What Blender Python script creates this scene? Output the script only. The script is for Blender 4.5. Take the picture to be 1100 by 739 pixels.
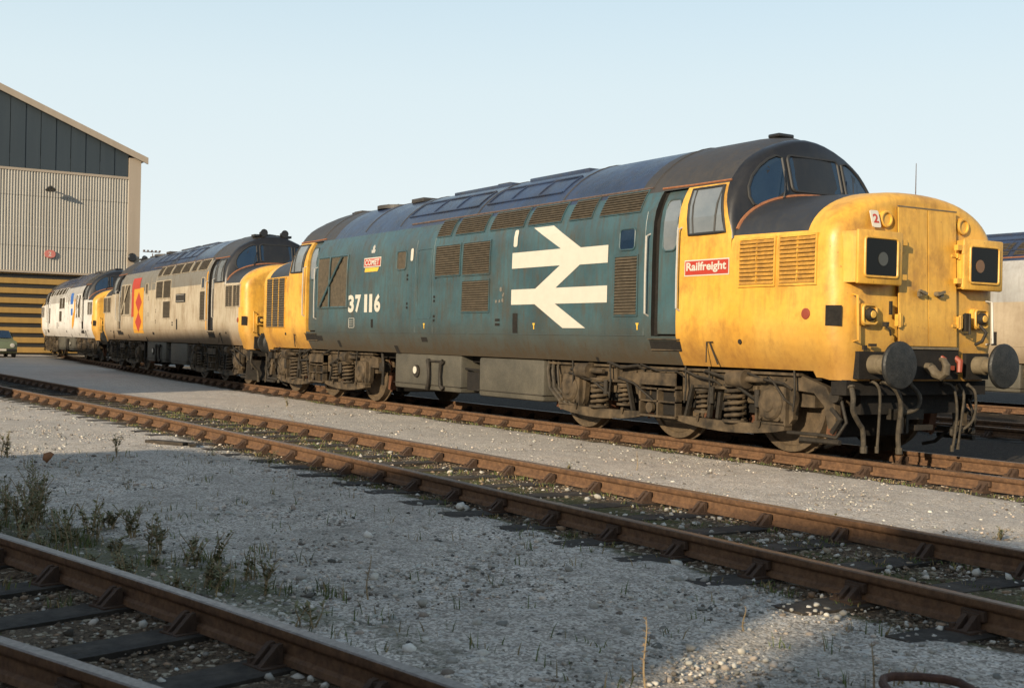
import bpy, bmesh, math, random
import numpy as np
from mathutils import Vector, Matrix, noise
R=math.radians; PI=math.pi
random.seed(7); rng=np.random.default_rng(7)
S=bpy.context.scene; C=S.collection
for o in list(bpy.data.objects): bpy.data.objects.remove(o)

# ------------------------------------------------------------ camera
cam_d=bpy.data.cameras.new('camera'); cam=bpy.data.objects.new('camera',cam_d); C.objects.link(cam)
CP=(8.8166,-11.188,1.2374); YAW,PIT,ROL=-1.0160,-0.0029,0.0211
cy,sy=math.cos(YAW),math.sin(YAW); cp,sp=math.cos(PIT),math.sin(PIT)
f=Vector((sy*cp,cy*cp,sp)); r=Vector((cy,-sy,0)); u=r.cross(f)
rr=math.cos(ROL)*r+math.sin(ROL)*u; uu=-math.sin(ROL)*r+math.cos(ROL)*u
M=Matrix.Identity(4)
for i in range(3): M[i][0],M[i][1],M[i][2],M[i][3]=rr[i],uu[i],-f[i],CP[i]
cam.matrix_world=M
cam_d.sensor_width=36; cam_d.lens=36*1314.65/1100; cam_d.clip_end=3000; cam_d.clip_start=.05
cam_d.dof.use_dof=True; cam_d.dof.focus_distance=15.5; cam_d.dof.aperture_fstop=6.3
S.camera=cam
# ------------------------------------------------------------ light
SUN=Vector((.47,-1,.37)).normalized()
el=math.asin(SUN.z); az=math.atan2(SUN.x,SUN.y)
w=bpy.data.worlds.new('World'); S.world=w; w.use_nodes=True
nt=w.node_tree; bg=nt.nodes['Background']; sky=nt.nodes.new('ShaderNodeTexSky')
sky.sky_type='NISHITA'; sky.sun_disc=False; sky.sun_elevation=el; sky.sun_rotation=az
sky.air_density=1.0; sky.dust_density=1.5; sky.ozone_density=1.2; sky.altitude=50
# low haze: pale and bright near the horizon, thinning out to the clear sky overhead
tc=nt.nodes.new('ShaderNodeTexCoord'); sx=nt.nodes.new('ShaderNodeSeparateXYZ'); nt.links.new(tc.outputs['Generated'],sx.inputs[0])
hz=nt.nodes.new('ShaderNodeValToRGB'); nt.links.new(sx.outputs[2],hz.inputs[0]); hz.color_ramp.elements[0].color=(.95,1.0,.99,1); hz.color_ramp.elements[1].position=.32; hz.color_ramp.elements[1].color=(.68,.86,.945,1)
hf=nt.nodes.new('ShaderNodeMapRange'); nt.links.new(sx.outputs[2],hf.inputs[0]); hf.inputs[1].default_value=.20; hf.inputs[2].default_value=.62; hf.inputs[3].default_value=.96; hf.inputs[4].default_value=.20
hm=nt.nodes.new('ShaderNodeMix'); hm.data_type='RGBA'; hs_=nt.nodes.new('ShaderNodeVectorMath'); hs_.operation='SCALE'; nt.links.new(hz.outputs[0],hs_.inputs[0]); hs_.inputs[3].default_value=5.9
nt.links.new(hf.outputs[0],hm.inputs[0]); nt.links.new(sky.outputs[0],hm.inputs[6]); nt.links.new(hs_.outputs[0],hm.inputs[7])
nt.links.new(hm.outputs[2],bg.inputs[0]); bg.inputs[1].default_value=.12
sl=bpy.data.lights.new('sun','SUN'); sl.energy=5.0; sl.angle=R(.7); sl.color=(1,.83,.60)
so=bpy.data.objects.new('sun',sl); C.objects.link(so); so.rotation_euler=SUN.to_track_quat('Z','Y').to_euler()
S.view_settings.view_transform='Standard'; S.view_settings.look='None'; S.view_settings.exposure=.42; S.view_settings.gamma=1
S.view_settings.use_curve_mapping=False
S.render.engine='CYCLES'; S.render.resolution_x=1024; S.render.resolution_y=687

# ------------------------------------------------------------ materials
def newmat(name):
    m=bpy.data.materials.new(name); m.use_nodes=True
    return m,m.node_tree,m.node_tree.nodes['Principled BSDF']
class NB:
    def __init__(s,nt): s.nt=nt
    def n(s,t,**k):
        x=s.nt.nodes.new(t)
        for a,b in k.items(): setattr(x,a,b)
        return x
    def l(s,a,b): s.nt.links.new(a,b)
    def val(s,inp,v):
        if hasattr(v,'is_linked') or isinstance(v,bpy.types.NodeSocket): s.l(v,inp)
        else: inp.default_value=v
    def math(s,op,a,b=0.,clamp=False):
        x=s.n('ShaderNodeMath',operation=op,use_clamp=clamp); s.val(x.inputs[0],a); s.val(x.inputs[1],b); return x.outputs[0]
    def mix(s,fac,a,b,mode='MIX'):
        x=s.n('ShaderNodeMix',data_type='RGBA',blend_type=mode); s.val(x.inputs[0],fac)
        for i,v in ((6,a),(7,b)):
            if isinstance(v,tuple): v=(*v,1) if len(v)==3 else v
            s.val(x.inputs[i],v)
        return x.outputs[2]
    def noise(s,vec,scale,detail=4,rough=.55):
        x=s.n('ShaderNodeTexNoise'); s.l(vec,x.inputs['Vector']); x.inputs['Scale'].default_value=scale
        x.inputs['Detail'].default_value=detail; x.inputs['Roughness'].default_value=rough; return x.outputs[0]
    def mapping(s,vec,scale=(1,1,1)):
        x=s.n('ShaderNodeMapping'); s.l(vec,x.inputs[0]); x.inputs['Scale'].default_value=scale; return x.outputs[0]
    def ramp(s,v,a,b,lo=0.,hi=1.):
        x=s.n('ShaderNodeMapRange'); s.l(v,x.inputs[0]); x.inputs[1].default_value=a; x.inputs[2].default_value=b
        x.inputs[3].default_value=lo; x.inputs[4].default_value=hi; return x.outputs[0]
    def obj(s): return s.n('ShaderNodeTexCoord').outputs['Object']
def paint(name,base,rough=.45,dirt=(.10,.07,.04),amount=.5,low=1.0,top=.0,fade=None,rust=.25,metal=0.,spec=.5,bump=.12,sk=1.0):
    """weathered paint: vertical streaks, cloudy fading, brake dust thrown up along the bottom edge, rust chips"""
    m,nt,b=newmat(name); g=NB(nt); P=g.obj(); sep=g.n('ShaderNodeSeparateXYZ'); g.l(P,sep.inputs[0]); z=sep.outputs[2]
    cloud=g.noise(P,1.3,5,.6); fine=g.noise(P,14,4,.6); streak=g.noise(g.mapping(P,(7,7,.9)),1.6,6,.7)
    fd=fade or tuple(min(1,c*1.25+.02) for c in base)
    col=g.mix(g.ramp(cloud,.35,.7),base,fd)
    col=g.mix(g.ramp(fine,.3,.75,0,.18),col,dirt)
    s1=g.math('MULTIPLY',g.ramp(streak,.47,.72),amount*sk)
    col=g.mix(s1,col,dirt)
    st=g.noise(g.mapping(P,(1,1,.7)),2.1,6,.7); col=g.mix(g.math('MULTIPLY',g.ramp(st,.50,.70),amount*.85),col,dirt)
    # dust band at the bottom
    zz=g.math('ADD',z,g.ramp(streak,.2,.8,-.22,.28))
    lowf=g.math('MULTIPLY',g.ramp(zz,1.62,1.05),low); 
    col=g.mix(lowf,col,(dirt[0]*.8,dirt[1]*.78,dirt[2]*.75))
    if top>0:
        col=g.mix(g.math('MULTIPLY',g.ramp(zz,2.9,3.4),top),col,dirt)
    chip=g.noise(P,23,6,.7); rf=g.math('MULTIPLY',g.ramp(chip,.66,.70),rust)
    col=g.mix(rf,col,(.16,.055,.02))
    g.l(col,b.inputs['Base Color']); 
    g.l(g.math('ADD',g.math('MULTIPLY',g.math('ADD',lowf,s1),.25),g.ramp(cloud,.3,.7,rough-.06,rough+.1)),b.inputs['Roughness'])
    b.inputs['Metallic'].default_value=metal; b.inputs['Specular IOR Level'].default_value=spec
    wave=g.noise(P,2.2,2,.5); bp=g.n('ShaderNodeBump'); bp.inputs['Strength'].default_value=bump; bp.inputs['Distance'].default_value=.05
    g.l(g.math('ADD',wave,g.math('MULTIPLY',fine,.12)),bp.inputs['Height']); g.l(bp.outputs[0],b.inputs['Normal'])
    return m
def grime(name,a,bcol,scale=9,rough=.75,metal=0.,bump=.5,spec=.35,scale2=40):
    m,nt,b=newmat(name); g=NB(nt); P=g.obj(); n1=g.noise(P,scale,6,.65); n2=g.noise(P,scale2,5,.6)
    col=g.mix(g.ramp(n1,.35,.68),a,bcol); col=g.mix(g.ramp(n2,.45,.8,0,.5),col,tuple(c*.55 for c in a))
    g.l(col,b.inputs['Base Color']); g.l(g.ramp(n2,.2,.8,rough-.12,min(1,rough+.12)),b.inputs['Roughness'])
    b.inputs['Metallic'].default_value=metal; b.inputs['Specular IOR Level'].default_value=spec
    bp=g.n('ShaderNodeBump'); bp.inputs['Strength'].default_value=bump; bp.inputs['Distance'].default_value=.01
    g.l(n2,bp.inputs['Height']); g.l(bp.outputs[0],b.inputs['Normal']); return m
def flat(name,c,rough=.5,metal=0.,spec=.5,var=.25,scale=18):
    m,nt,b=newmat(name); g=NB(nt); P=g.obj(); n1=g.noise(P,scale,5,.6)
    col=g.mix(g.ramp(n1,.35,.75,0,var),c,tuple(x*.4+.01 for x in c)); g.l(col,b.inputs['Base Color'])
    b.inputs['Roughness'].default_value=rough; b.inputs['Metallic'].default_value=metal; b.inputs['Specular IOR Level'].default_value=spec
    return m
Y0=(.68,.355,.045)
MT={}
MT['blue']=paint('faded_blue_green_paint',(.030,.068,.082),.36,(.06,.045,.026),.7,1.0,fade=(.050,.108,.124),bump=.38)
MT['yellow']=paint('weathered_yellow_paint',Y0,.42,(.17,.070,.020),.70,.6,fade=(.72,.42,.075),rust=1.,bump=.30,sk=.45)
MT['roof']=paint('roof_grey_paint_with_sky_sheen',(.018,.027,.050),.27,(.05,.043,.036),.45,0,fade=(.028,.05,.11),rust=.1,bump=.25)  # part of the blue is sky sheen put into the colour
MT['cabroof']=paint('cab_roof_grey_paint',(.028,.027,.026),.5,(.06,.050,.04),.6,0,fade=(.045,.042,.04),rust=.15,bump=.2)
MT['black']=paint('black_paint',(.010,.010,.011),.3,(.03,.027,.022),.3,0,fade=(.013,.013,.015),rust=.05)
MT['nosetop']=paint('nose_top_black_paint',(.018,.019,.022),.42,(.05,.045,.035),.4,0,fade=(.03,.033,.04),rust=.1)
MT['sidegrey']=paint('railfreight_side_grey',(.40,.345,.25),.5,(.17,.105,.05),.65,.9,fade=(.49,.43,.33),rust=.2)
MT['bandgrey']=paint('upper_band_grey',(.17,.165,.145),.5,(.11,.08,.05),.5,0,fade=(.17,.16,.135),rust=.1)
MT['white']=paint('pale_grey_side_paint',(.62,.61,.59),.5,(.22,.17,.12),.4,.45,fade=(.74,.73,.70),rust=.1)
MT['palegrey']=paint('pale_upper_band_paint',(.31,.305,.29),.5,(.16,.13,.10),.4,0,rust=.1)
MT['beige']=paint('beige_grey_side_paint',(.36,.29,.20),.5,(.17,.115,.065),.3,.6,rust=.1)
MT['louvre']=grime('louvre_grimy_slats',(.055,.045,.030),(.095,.075,.05),12,.7)
MT['louvreyellow']=grime('louvre_dirty_yellow_slats',(.30,.155,.035),(.5,.26,.045),12,.6)
MT['dark']=grime('dark_lining_and_painted_shade',(.008,.007,.006),(.016,.013,.01),9,.9,bump=.1)  # lines dark recesses; also serves as painted shade inside the bogies
MT['bogie']=grime('brake_dust_brown',(.022,.017,.011),(.120,.086,.050),5,.78)
MT['bogied']=grime('oily_dark_brown',(.014,.012,.009),(.034,.027,.019),7,.7)
MT['hook']=grime('coupling_steel',(.07,.055,.036),(.13,.105,.07),10,.6)
MT['brakeb']=grime('rusty_brake_block',(.09,.035,.018),(.13,.06,.03),9,.8)
MT['wheel']=grime('rusty_wheel_tread',(.06,.044,.028),(.12,.085,.05),9,.6)
MT['tank']=grime('tank_grey_brown',(.06,.056,.044),(.095,.086,.066),3,.6,bump=.2)
MT['buffer']=grime('greasy_buffer_steel',(.012,.013,.013),(.030,.030,.028),9,.5)
MT['bufshank']=grime('buffer_shank_cream',(.12,.095,.06),(.19,.155,.10),10,.6)
MT['rubber']=flat('black_rubber',(.02,.02,.02),.6)
MT['hose']=grime('dusty_hose',(.03,.025,.018),(.075,.06,.04),12,.7)
MT['chrome']=flat('pale_handrail_paint',(.42,.40,.36),.4,var=.3)
MT['whitepaint']=flat('white_transfer',(.53,.495,.42),.5,var=.14,scale=7)
MT['red']=flat('red_transfer',(.40,.04,.022),.45,var=.2)
MT['redd']=flat('red_oxide',(.25,.05,.025),.5)
MT['orange']=flat('orange_transfer',(.60,.28,.02),.5,var=.15)
MT['bluemark']=flat('blue_transfer',(.03,.13,.42),.5,var=.15)
MT['goldmark']=flat('gold_transfer',(.70,.42,.05),.5,var=.15)
MT['rustline']=grime('rusty_gutter',(.22,.085,.04),(.32,.14,.065),20,.7)
MT['gutter']=grime('dusty_gutter',(.07,.055,.05),(.15,.10,.08),20,.7)
MT['lens']=flat('lamp_lens',(.05,.05,.04),.15)
MT['lensbrown']=flat('dusty_lamp_lens',(.16,.08,.03),.3)
MT['redlens']=flat('red_lens',(.35,.03,.02),.2)
def glass(name,c,rough=.07,spec=.7,dust=(.1,.1,.1),amt=.25):
    m,nt,b=newmat(name); g=NB(nt); P=g.obj(); n1=g.noise(P,2.5,6,.65)
    g.l(g.mix(g.ramp(n1,.35,.75,0,amt),c,dust),b.inputs['Base Color']); g.l(g.ramp(n1,.3,.8,rough,rough+.12),b.inputs['Roughness'])
    b.inputs['Specular IOR Level'].default_value=spec; b.inputs['IOR'].default_value=1.6; return m
MT['glassdark']=glass('windscreen_glass',(.007,.020,.045),.07,.55,(.020,.040,.065),.5)
MT['glass']=glass('side_glass_painted_sky',(.13,.15,.165),.1,.8,(.24,.25,.25),.6)  # pale grey-blue painted in for sky seen through the cab
MT['panelglass']=glass('marker_panel_glass',(.005,.006,.006),.2,.12,(.012,.012,.011),.5)
MT['rail']=grime('rusty_rail_side',(.085,.046,.025),(.17,.092,.046),16,.75,bump=.35)
MT['railtop']=grime('worn_rail_head',(.11,.070,.045),(.20,.125,.075),22,.42,metal=.35,bump=.15)
MT['railtopgrey']=grime('dull_rail_head',(.16,.13,.11),(.24,.2,.17),22,.42,metal=.4,bump=.15)
MT['chair']=grime('rusty_rail_chair',(.045,.027,.018),(.085,.05,.03),20,.85)
MT['wood']=grime('weathered_sleeper_timber',(.020,.016,.012),(.065,.052,.038),5,.9,bump=.8,scale2=22)
MT['brick']=grime('brown_brick',(.20,.10,.06),(.28,.15,.09),4,.9)

def ground_mat():
    m,nt,b=newmat('gravel_dirt_and_painted_shade'); g=NB(nt); P=g.obj()
    at=g.n('ShaderNodeAttribute',attribute_name='mask'); sp=g.n('ShaderNodeSeparateColor'); g.l(at.outputs['Color'],sp.inputs[0])
    dirt,green,fresh=sp.outputs[0],sp.outputs[1],sp.outputs[2]  # dirt channel also carries painted shade around the locomotives
    v=g.n('ShaderNodeTexVoronoi'); g.l(P,v.inputs['Vector']); v.inputs['Scale'].default_value=80; 
    v2=g.n('ShaderNodeTexVoronoi'); g.l(P,v2.inputs['Vector']); v2.inputs['Scale'].default_value=36
    vs=g.n('ShaderNodeSeparateColor'); g.l(v.outputs['Color'],vs.inputs[0]); vs2=g.n('ShaderNodeSeparateColor'); g.l(v2.outputs['Color'],vs2.inputs[0])
    n1=g.noise(P,.5,5,.6); n2=g.noise(P,4,6,.7); n3=g.noise(P,120,3,.6)
    fine_=g.mix(g.ramp(vs.outputs[0],.1,.9),(.30,.262,.222),(.58,.525,.455)); coarse=g.mix(g.ramp(vs.outputs[0],.15,.85),(.21,.182,.148),(.74,.67,.575)); c=g.mix(fresh,coarse,fine_)
    c=g.mix(g.ramp(vs2.outputs[1],.55,1,0,.4),c,g.mix(fresh,(.14,.12,.10),(.27,.235,.195)))
    c=g.mix(g.ramp(vs2.outputs[2],.93,.95),c,(.55,.52,.47))
    c=g.mix(g.ramp(n1,.38,.62,0,.6),c,g.mix(fresh,(.30,.27,.225),(.36,.33,.29))); c=g.mix(g.ramp(n2,.5,.75,0,.55),c,g.mix(fresh,(.07,.06,.045),(.24,.205,.165))); n5=g.noise(P,11,5,.7); c=g.mix(g.ramp(n5,.58,.72,0,g.n('ShaderNodeValue').outputs[0]) if False else g.math('MULTIPLY',g.ramp(n5,.58,.70),g.ramp(fresh,0,1,.6,.1)),c,(.05,.042,.032))
    dc=g.mix(vs.outputs[1],(.040,.028,.017),(.13,.092,.058)); dc=g.mix(g.ramp(vs2.outputs[0],.86,.9),dc,(.33,.28,.2))
    df=g.ramp(g.math('ADD',dirt,g.math('MULTIPLY',g.math('SUBTRACT',n2,.5),.7)),.35,.65)
    c=g.mix(df,c,dc); c=g.mix(g.ramp(dirt,1.2,1.8,0,.85),c,(.014,.012,.010))  # near-black: shade under and behind the locomotives, put into the colour
    gf=g.ramp(g.math('ADD',green,g.math('MULTIPLY',g.math('SUBTRACT',n2,.5),1.3)),.45,.75,0,.8)
    c=g.mix(gf,c,g.mix(vs.outputs[2],(.035,.045,.012),(.09,.085,.03)))
    g.l(c,b.inputs['Base Color']); b.inputs['Roughness'].default_value=.93; b.inputs['Specular IOR Level'].default_value=.2
    h=g.math('ADD',g.math('MULTIPLY',g.math('SUBTRACT',1,v.outputs['Distance']),.6),g.math('ADD',g.math('MULTIPLY',g.math('SUBTRACT',1,v2.outputs['Distance']),.7),g.math('MULTIPLY',n3,.3)))
    bp=g.n('ShaderNodeBump'); bp.inputs['Strength'].default_value=.8; bp.inputs['Distance'].default_value=.010
    g.l(h,bp.inputs['Height']); g.l(bp.outputs[0],b.inputs['Normal']); return m
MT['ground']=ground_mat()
def attr_mat(name,rough=.9,tint=1.):
    m,nt,b=newmat(name); g=NB(nt); a=g.n('ShaderNodeAttribute',attribute_name='mask'); n=g.noise(g.obj(),45,4,.6)
    g.l(g.mix(g.ramp(n,.35,.8,0,.4),a.outputs['Color'],(.07,.06,.05)),b.inputs['Base Color']); b.inputs['Roughness'].default_value=rough
    b.inputs['Specular IOR Level'].default_value=.25; return m
MT['stone']=attr_mat('ballast_stone'); MT['plant']=attr_mat('weed_leaf',.7)

# ------------------------------------------------------------ mesh builder
class MB:
    def __init__(s): s.v=[]; s.f=[]; s.m=[]; s.p=[]
    def add(s,vs,fs,mi=0):
        o=len(s.v); s.v+=[tuple(v) for v in vs]; s.f+=[tuple(i+o for i in f) for f in fs]; s.m+=[mi]*len(fs) if isinstance(mi,int) else mi; s.p.append((o,len(s.v),len(s.f)-len(fs),len(s.f)))
    def box(s,x0,x1,y0,y1,z0,z1,mi=0):
        if x0>x1:x0,x1=x1,x0
        if y0>y1:y0,y1=y1,y0
        if z0>z1:z0,z1=z1,z0
        s.add([(x0,y0,z0),(x1,y0,z0),(x1,y1,z0),(x0,y1,z0),(x0,y0,z1),(x1,y0,z1),(x1,y1,z1),(x0,y1,z1)],
          [(0,3,2,1),(4,5,6,7),(0,1,5,4),(1,2,6,5),(2,3,7,6),(3,0,4,7)],mi)
    def cbox(s,c,size,rot=None,mi=0):
        h=[k/2 for k in size]; vs=[]
        for dz in(-1,1):
            for dx,dy in((-1,-1),(1,-1),(1,1),(-1,1)):
                p=Vector((dx*h[0],dy*h[1],dz*h[2]))
                if rot is not None: p=rot@p
                vs.append(p+Vector(c))
        s.add(vs,[(0,3,2,1),(4,5,6,7),(0,1,5,4),(1,2,6,5),(2,3,7,6),(3,0,4,7)],mi)
    def bbox(s,x0,x1,y0,y1,z0,z1,b=.01,mi=0):
        """box with chamfered edges"""
        if x0>x1:x0,x1=x1,x0
        if y0>y1:y0,y1=y1,y0
        if z0>z1:z0,z1=z1,z0
        bm=bmesh.new(); bmesh.ops.create_cube(bm,size=1)
        for v in bm.verts: v.co=Vector(((x0+x1)/2+v.co.x*(x1-x0),(y0+y1)/2+v.co.y*(y1-y0),(z0+z1)/2+v.co.z*(z1-z0)))
        bmesh.ops.bevel(bm,geom=bm.edges[:],offset=b,segments=2,affect='EDGES',profile=.5)
        s.frombm(bm,mi)
    def frombm(s,bm,mi=0):
        bm.verts.index_update(); s.add([v.co[:] for v in bm.verts],[[v.index for v in f.verts] for f in bm.faces],mi); bm.free()
    def tube(s,path,rad,n=8,mi=0,caps=True,closed=False):
        P=[Vector(p) for p in path]; L=len(P); rad=rad if isinstance(rad,(list,tuple)) else [rad]*L
        vs=[]; up=None
        for i,p in enumerate(P):
            a=P[i-1] if (i>0 or closed) else P[i]; b=P[(i+1)%L] if (i<L-1 or closed) else P[i]
            t=(b-a).normalized()
            if up is None: up=Vector((0,0,1)) if abs(t.z)<.9 else Vector((1,0,0))
            x=up.cross(t)
            if x.length<1e-4: x=Vector((1,0,0)).cross(t)
            x.normalize(); y=t.cross(x).normalized(); up=y
            for k in range(n):
                an=2*PI*k/n; vs.append(p+(x*math.cos(an)+y*math.sin(an))*rad[i])
        fs=[]
        for i in range(L if closed else L-1):
            j=(i+1)%L
            for k in range(n): fs.append((i*n+k,i*n+(k+1)%n,j*n+(k+1)%n,j*n+k))
        if caps and not closed: fs+=[tuple(range(n))[::-1],tuple((L-1)*n+k for k in range(n))]
        s.add(vs,fs,mi)
    def cyl(s,p0,p1,r0,r1=None,n=16,mi=0): s.tube([p0,p1],[r0,r0 if r1 is None else r1],n,mi)
    def lathe(s,c,axis,prof,n=24,mi=0):
        """prof: list of (distance along axis, radius)"""
        t=Vector(axis).normalized(); up=Vector((0,0,1)) if abs(t.z)<.9 else Vector((1,0,0)); x=up.cross(t).normalized(); y=t.cross(x)
        vs=[];fs=[]
        for d,r_ in prof:
            for k in range(n): an=2*PI*k/n; vs.append(Vector(c)+t*d+(x*math.cos(an)+y*math.sin(an))*max(r_,1e-4))
        L=len(prof)
        for i in range(L-1):
            for k in range(n): fs.append((i*n+k,i*n+(k+1)%n,(i+1)*n+(k+1)%n,(i+1)*n+k))
        fs+=[tuple(range(n))[::-1],tuple((L-1)*n+k for k in range(n))]
        s.add(vs,fs,mi)
    def prism(s,poly,fn,d0,d1,mi=0):
        """poly 2d list, fn(a,b,d)->xyz"""
        n=len(poly); vs=[fn(a,b,d0) for a,b in poly]+[fn(a,b,d1) for a,b in poly]
        fs=[tuple(range(n))[::-1],tuple(range(n,2*n))]+[(i,(i+1)%n,n+(i+1)%n,n+i) for i in range(n)]
        s.add(vs,fs,mi)
    def each(s,name,mats,parent=None,**k):
        """one object for every piece added"""
        out=[]; 
        for a,b,c,d in s.p:
            q=MB(); q.v=s.v[a:b]; q.f=[tuple(i-a for i in f_) for f_ in s.f[c:d]]; q.m=s.m[c:d]; out.append(q.build(name,mats,parent,**k))
        return out
    def build(s,name,mats,parent=None,smooth=35,merge=False,T=None,fixn=True):
        me=bpy.data.meshes.new(name)
        vs=s.v if T is None else [T(v) for v in s.v]
        me.from_pydata(vs,[],s.f); 
        if not isinstance(mats,(list,tuple)): mats=[mats]
        for m in mats: me.materials.append(m if not isinstance(m,str) else MT[m])
        me.polygons.foreach_set('material_index',s.m)
        bm=bmesh.new(); bm.from_mesh(me)
        if merge: bmesh.ops.remove_doubles(bm,verts=bm.verts,dist=2e-4)
        if fixn: bmesh.ops.recalc_face_normals(bm,faces=bm.faces)
        bm.to_mesh(me); bm.free()
        if smooth: me.shade_smooth(); me.set_sharp_from_angle(angle=R(smooth))
        o=bpy.data.objects.new(name,me); C.objects.link(o)
        if parent: o.parent=parent
        return o
def tag(o,label=None,cat=None,group=None,kind=None):
    if label: o['label']=label
    if cat: o['category']=cat
    if group: o['group']=group
    if kind: o['kind']=kind
    return o
def empty(name,loc=(0,0,0),rz=0,**k):
    o=bpy.data.objects.new(name,None); o.empty_display_size=.3; C.objects.link(o); o.location=loc; o.rotation_euler=(0,0,rz); return tag(o,**k)

# ------------------------------------------------------------ ground and tracks
def lerp_tab(tab,x):
    return float(np.interp(x,[a for a,_ in tab],[b for _,b in tab]))
def smooth_tab(pts,x0,x1,step):
    xs=np.arange(x0,x1+1e-6,step); a=np.array(pts); ys=np.interp(xs,a[:,0],a[:,1])
    k=int(7/step)|1
    yp=np.pad(ys,k,mode='reflect',reflect_type='odd'); ker=np.hanning(k+2)[1:-1]; ker/=ker.sum()
    return xs,np.convolve(yp,ker,'same')[k:-k]
T1=smooth_tab([(-62,3.9),(-51.1,2.53),(-41,1.6),(-28.7,.66),(-19.3,.18),(-12,0),(12,0)],-62,11,.25)
T2=smooth_tab([(-62,-8.3),(-45,-7.0),(-28,-5.97),(-20,-5.82),(-16,-5.66),(-12,-5.42),(-8,-5.28),(-4,-5.17),(12,-5.22)],-62,11,.25)
T4=smooth_tab([(-62,7.6),(11,6.4)],-62,11,.25)
T5=smooth_tab([(-62,13.4),(11,13.35)],-62,11,.25)
t3f=[(-8,-12.15),(.96,-9.88),(3.0,-9.40),(5.03,-9.01),(9,-8.3)]
t3n=[(-4,-13.3),(3.49,-10.33),(4.54,-9.97),(9,-8.5)]
def ty(T,x): return np.interp(x,T[0],T[1])
def ground_masks(X,Y):
    d=np.zeros_like(X)
    for T,hw in ((T1,1.08),(T2,1.02),(T4,1.2),(T5,1.2)):
        dist=np.abs(Y-ty(T,X)); d=np.maximum(d,np.clip((hw+.12-dist)/.24,0,1)*(X>-62))
    a=np.array(t3f); yf=np.interp(X,a[:,0],a[:,1]); d=np.maximum(d,np.clip((yf+.28-Y)/.5,0,1))
    # weedy patch beside the nearest rail, and along the middle track
    g=np.clip(1.1-np.abs(Y-(yf+.55))/.8,0,1)*np.clip((4.6-X)/2.5,0,1)*.95
    g=np.maximum(g,.45*np.clip(1.3-np.abs(Y-(yf+.5))/.7,0,1))
    for T,o_,wd in ((T1,1.0,.13),(T2,1.0,.16),(T2,0,.62),(T2,-1.02,.16),(T1,-1.05,.16)):
        g=np.maximum(g,.62*np.clip(1.2-np.abs(Y-ty(T,X)-o_)/wd,0,1))
    tm=ty(T2,X); fr_=np.clip((Y-(tm+.75))/.35,0,1); fr_=np.maximum(fr_,np.clip((-3.6-X)/4.0,0,1)*np.clip((Y+9.6)/2,0,1))
    g=np.maximum(g,.78*np.clip(1.3-np.abs(Y-ty(T2,X))/.55,0,1)*np.clip((X+22)/6,0,1))
    d=np.maximum(d,2*np.clip((Y+.55-ty(T1,X))/.2,0,1)*np.clip((X+45)/8,0,1)*(Y<60))  # painted shade on the ground under and beyond the locomotive row
    ground_masks.fr=fr_; return d,g
def make_ground():
    def axis(lo,hi,a,b,st): 
        mid=np.arange(a,b+1e-6,st); L=[a]; s_=st
        while L[-1]>lo: s_*=1.35; L.append(L[-1]-s_)
        U=[b]; s_=st
        while U[-1]<hi: s_*=1.35; U.append(U[-1]+s_)
        return np.array(sorted(L[1:])+list(mid)+U[1:])
    xs=axis(-900,900,-24,7.5,.06); ys=axis(-700,900,-12,2.,.055)
    X,Y=np.meshgrid(xs,ys,indexing='ij'); nx,ny=X.shape
    Z=np.full_like(X,-.165)
    for i in range(nx):
        for j in range(ny):
            x,y=X[i,j],Y[i,j]
            if -26<x<9 and -13<y<3:
                Z[i,j]+=.020*noise.noise((x*.9,y*.9,0))+.010*noise.noise((x*3.7,y*3.7,3))+.008*noise.noise((x*13,y*13,7))
    d,g=ground_masks(X,Y)
    Z-=.012*np.minimum(d,1)*((X>-30)&(X<10))
    me=bpy.data.meshes.new('ground'); V=np.stack([X,Y,Z],-1).reshape(-1,3)
    idx=np.arange(nx*ny).reshape(nx,ny); F=np.stack([idx[:-1,:-1],idx[1:,:-1],idx[1:,1:],idx[:-1,1:]],-1).reshape(-1,4)
    me.vertices.add(len(V)); me.vertices.foreach_set('co',V.ravel()); me.loops.add(F.size); me.loops.foreach_set('vertex_index',F.ravel())
    me.polygons.add(len(F)); me.polygons.foreach_set('loop_start',np.arange(0,F.size,4)); me.polygons.foreach_set('loop_total',np.full(len(F),4))
    me.update(); ca=me.color_attributes.new('mask','FLOAT_COLOR','POINT')
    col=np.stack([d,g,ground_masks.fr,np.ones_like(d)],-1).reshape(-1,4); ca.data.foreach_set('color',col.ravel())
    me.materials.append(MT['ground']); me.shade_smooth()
    o=bpy.data.objects.new('ground',me); C.objects.link(o); tag(o,kind='structure')
make_ground()

RP=[(-.035,0),(-.035,-.03),(-.028,-.042),(-.010,-.052),(-.010,-.105),(-.028,-.118),(-.032,-.145),(.032,-.145),(.028,-.118),(.010,-.105),(.010,-.052),(.028,-.042),(.035,-.03),(.035,0),(.028,.006),(-.028,.006)]
RP=[(a,b-.006) for a,b in RP]
def rail_mesh(pts,top='railtop'):
    mb=MB(); n=len(RP); vs=[]
    for i,(x,y) in enumerate(pts):
        a=pts[max(0,i-1)]; b=pts[min(len(pts)-1,i+1)]; t=Vector((b[0]-a[0],b[1]-a[1])).normalized(); nn=Vector((-t.y,t.x))
        for p,q in RP: vs.append((x+nn.x*p,y+nn.y*p,q))
    fs=[];mi=[]
    for i in range(len(pts)-1):
        for k in range(n):
            fs.append((i*n+k,i*n+(k+1)%n,(i+1)*n+(k+1)%n,(i+1)*n+k)); mi.append(1 if k in(12,13,14,15) else 0)
    fs+=[tuple(range(n)),tuple((len(pts)-1)*n+k for k in range(n))[::-1]]; mi+=[0,0]
    mb.add(vs,fs,mi); return mb,['rail',top]
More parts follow.
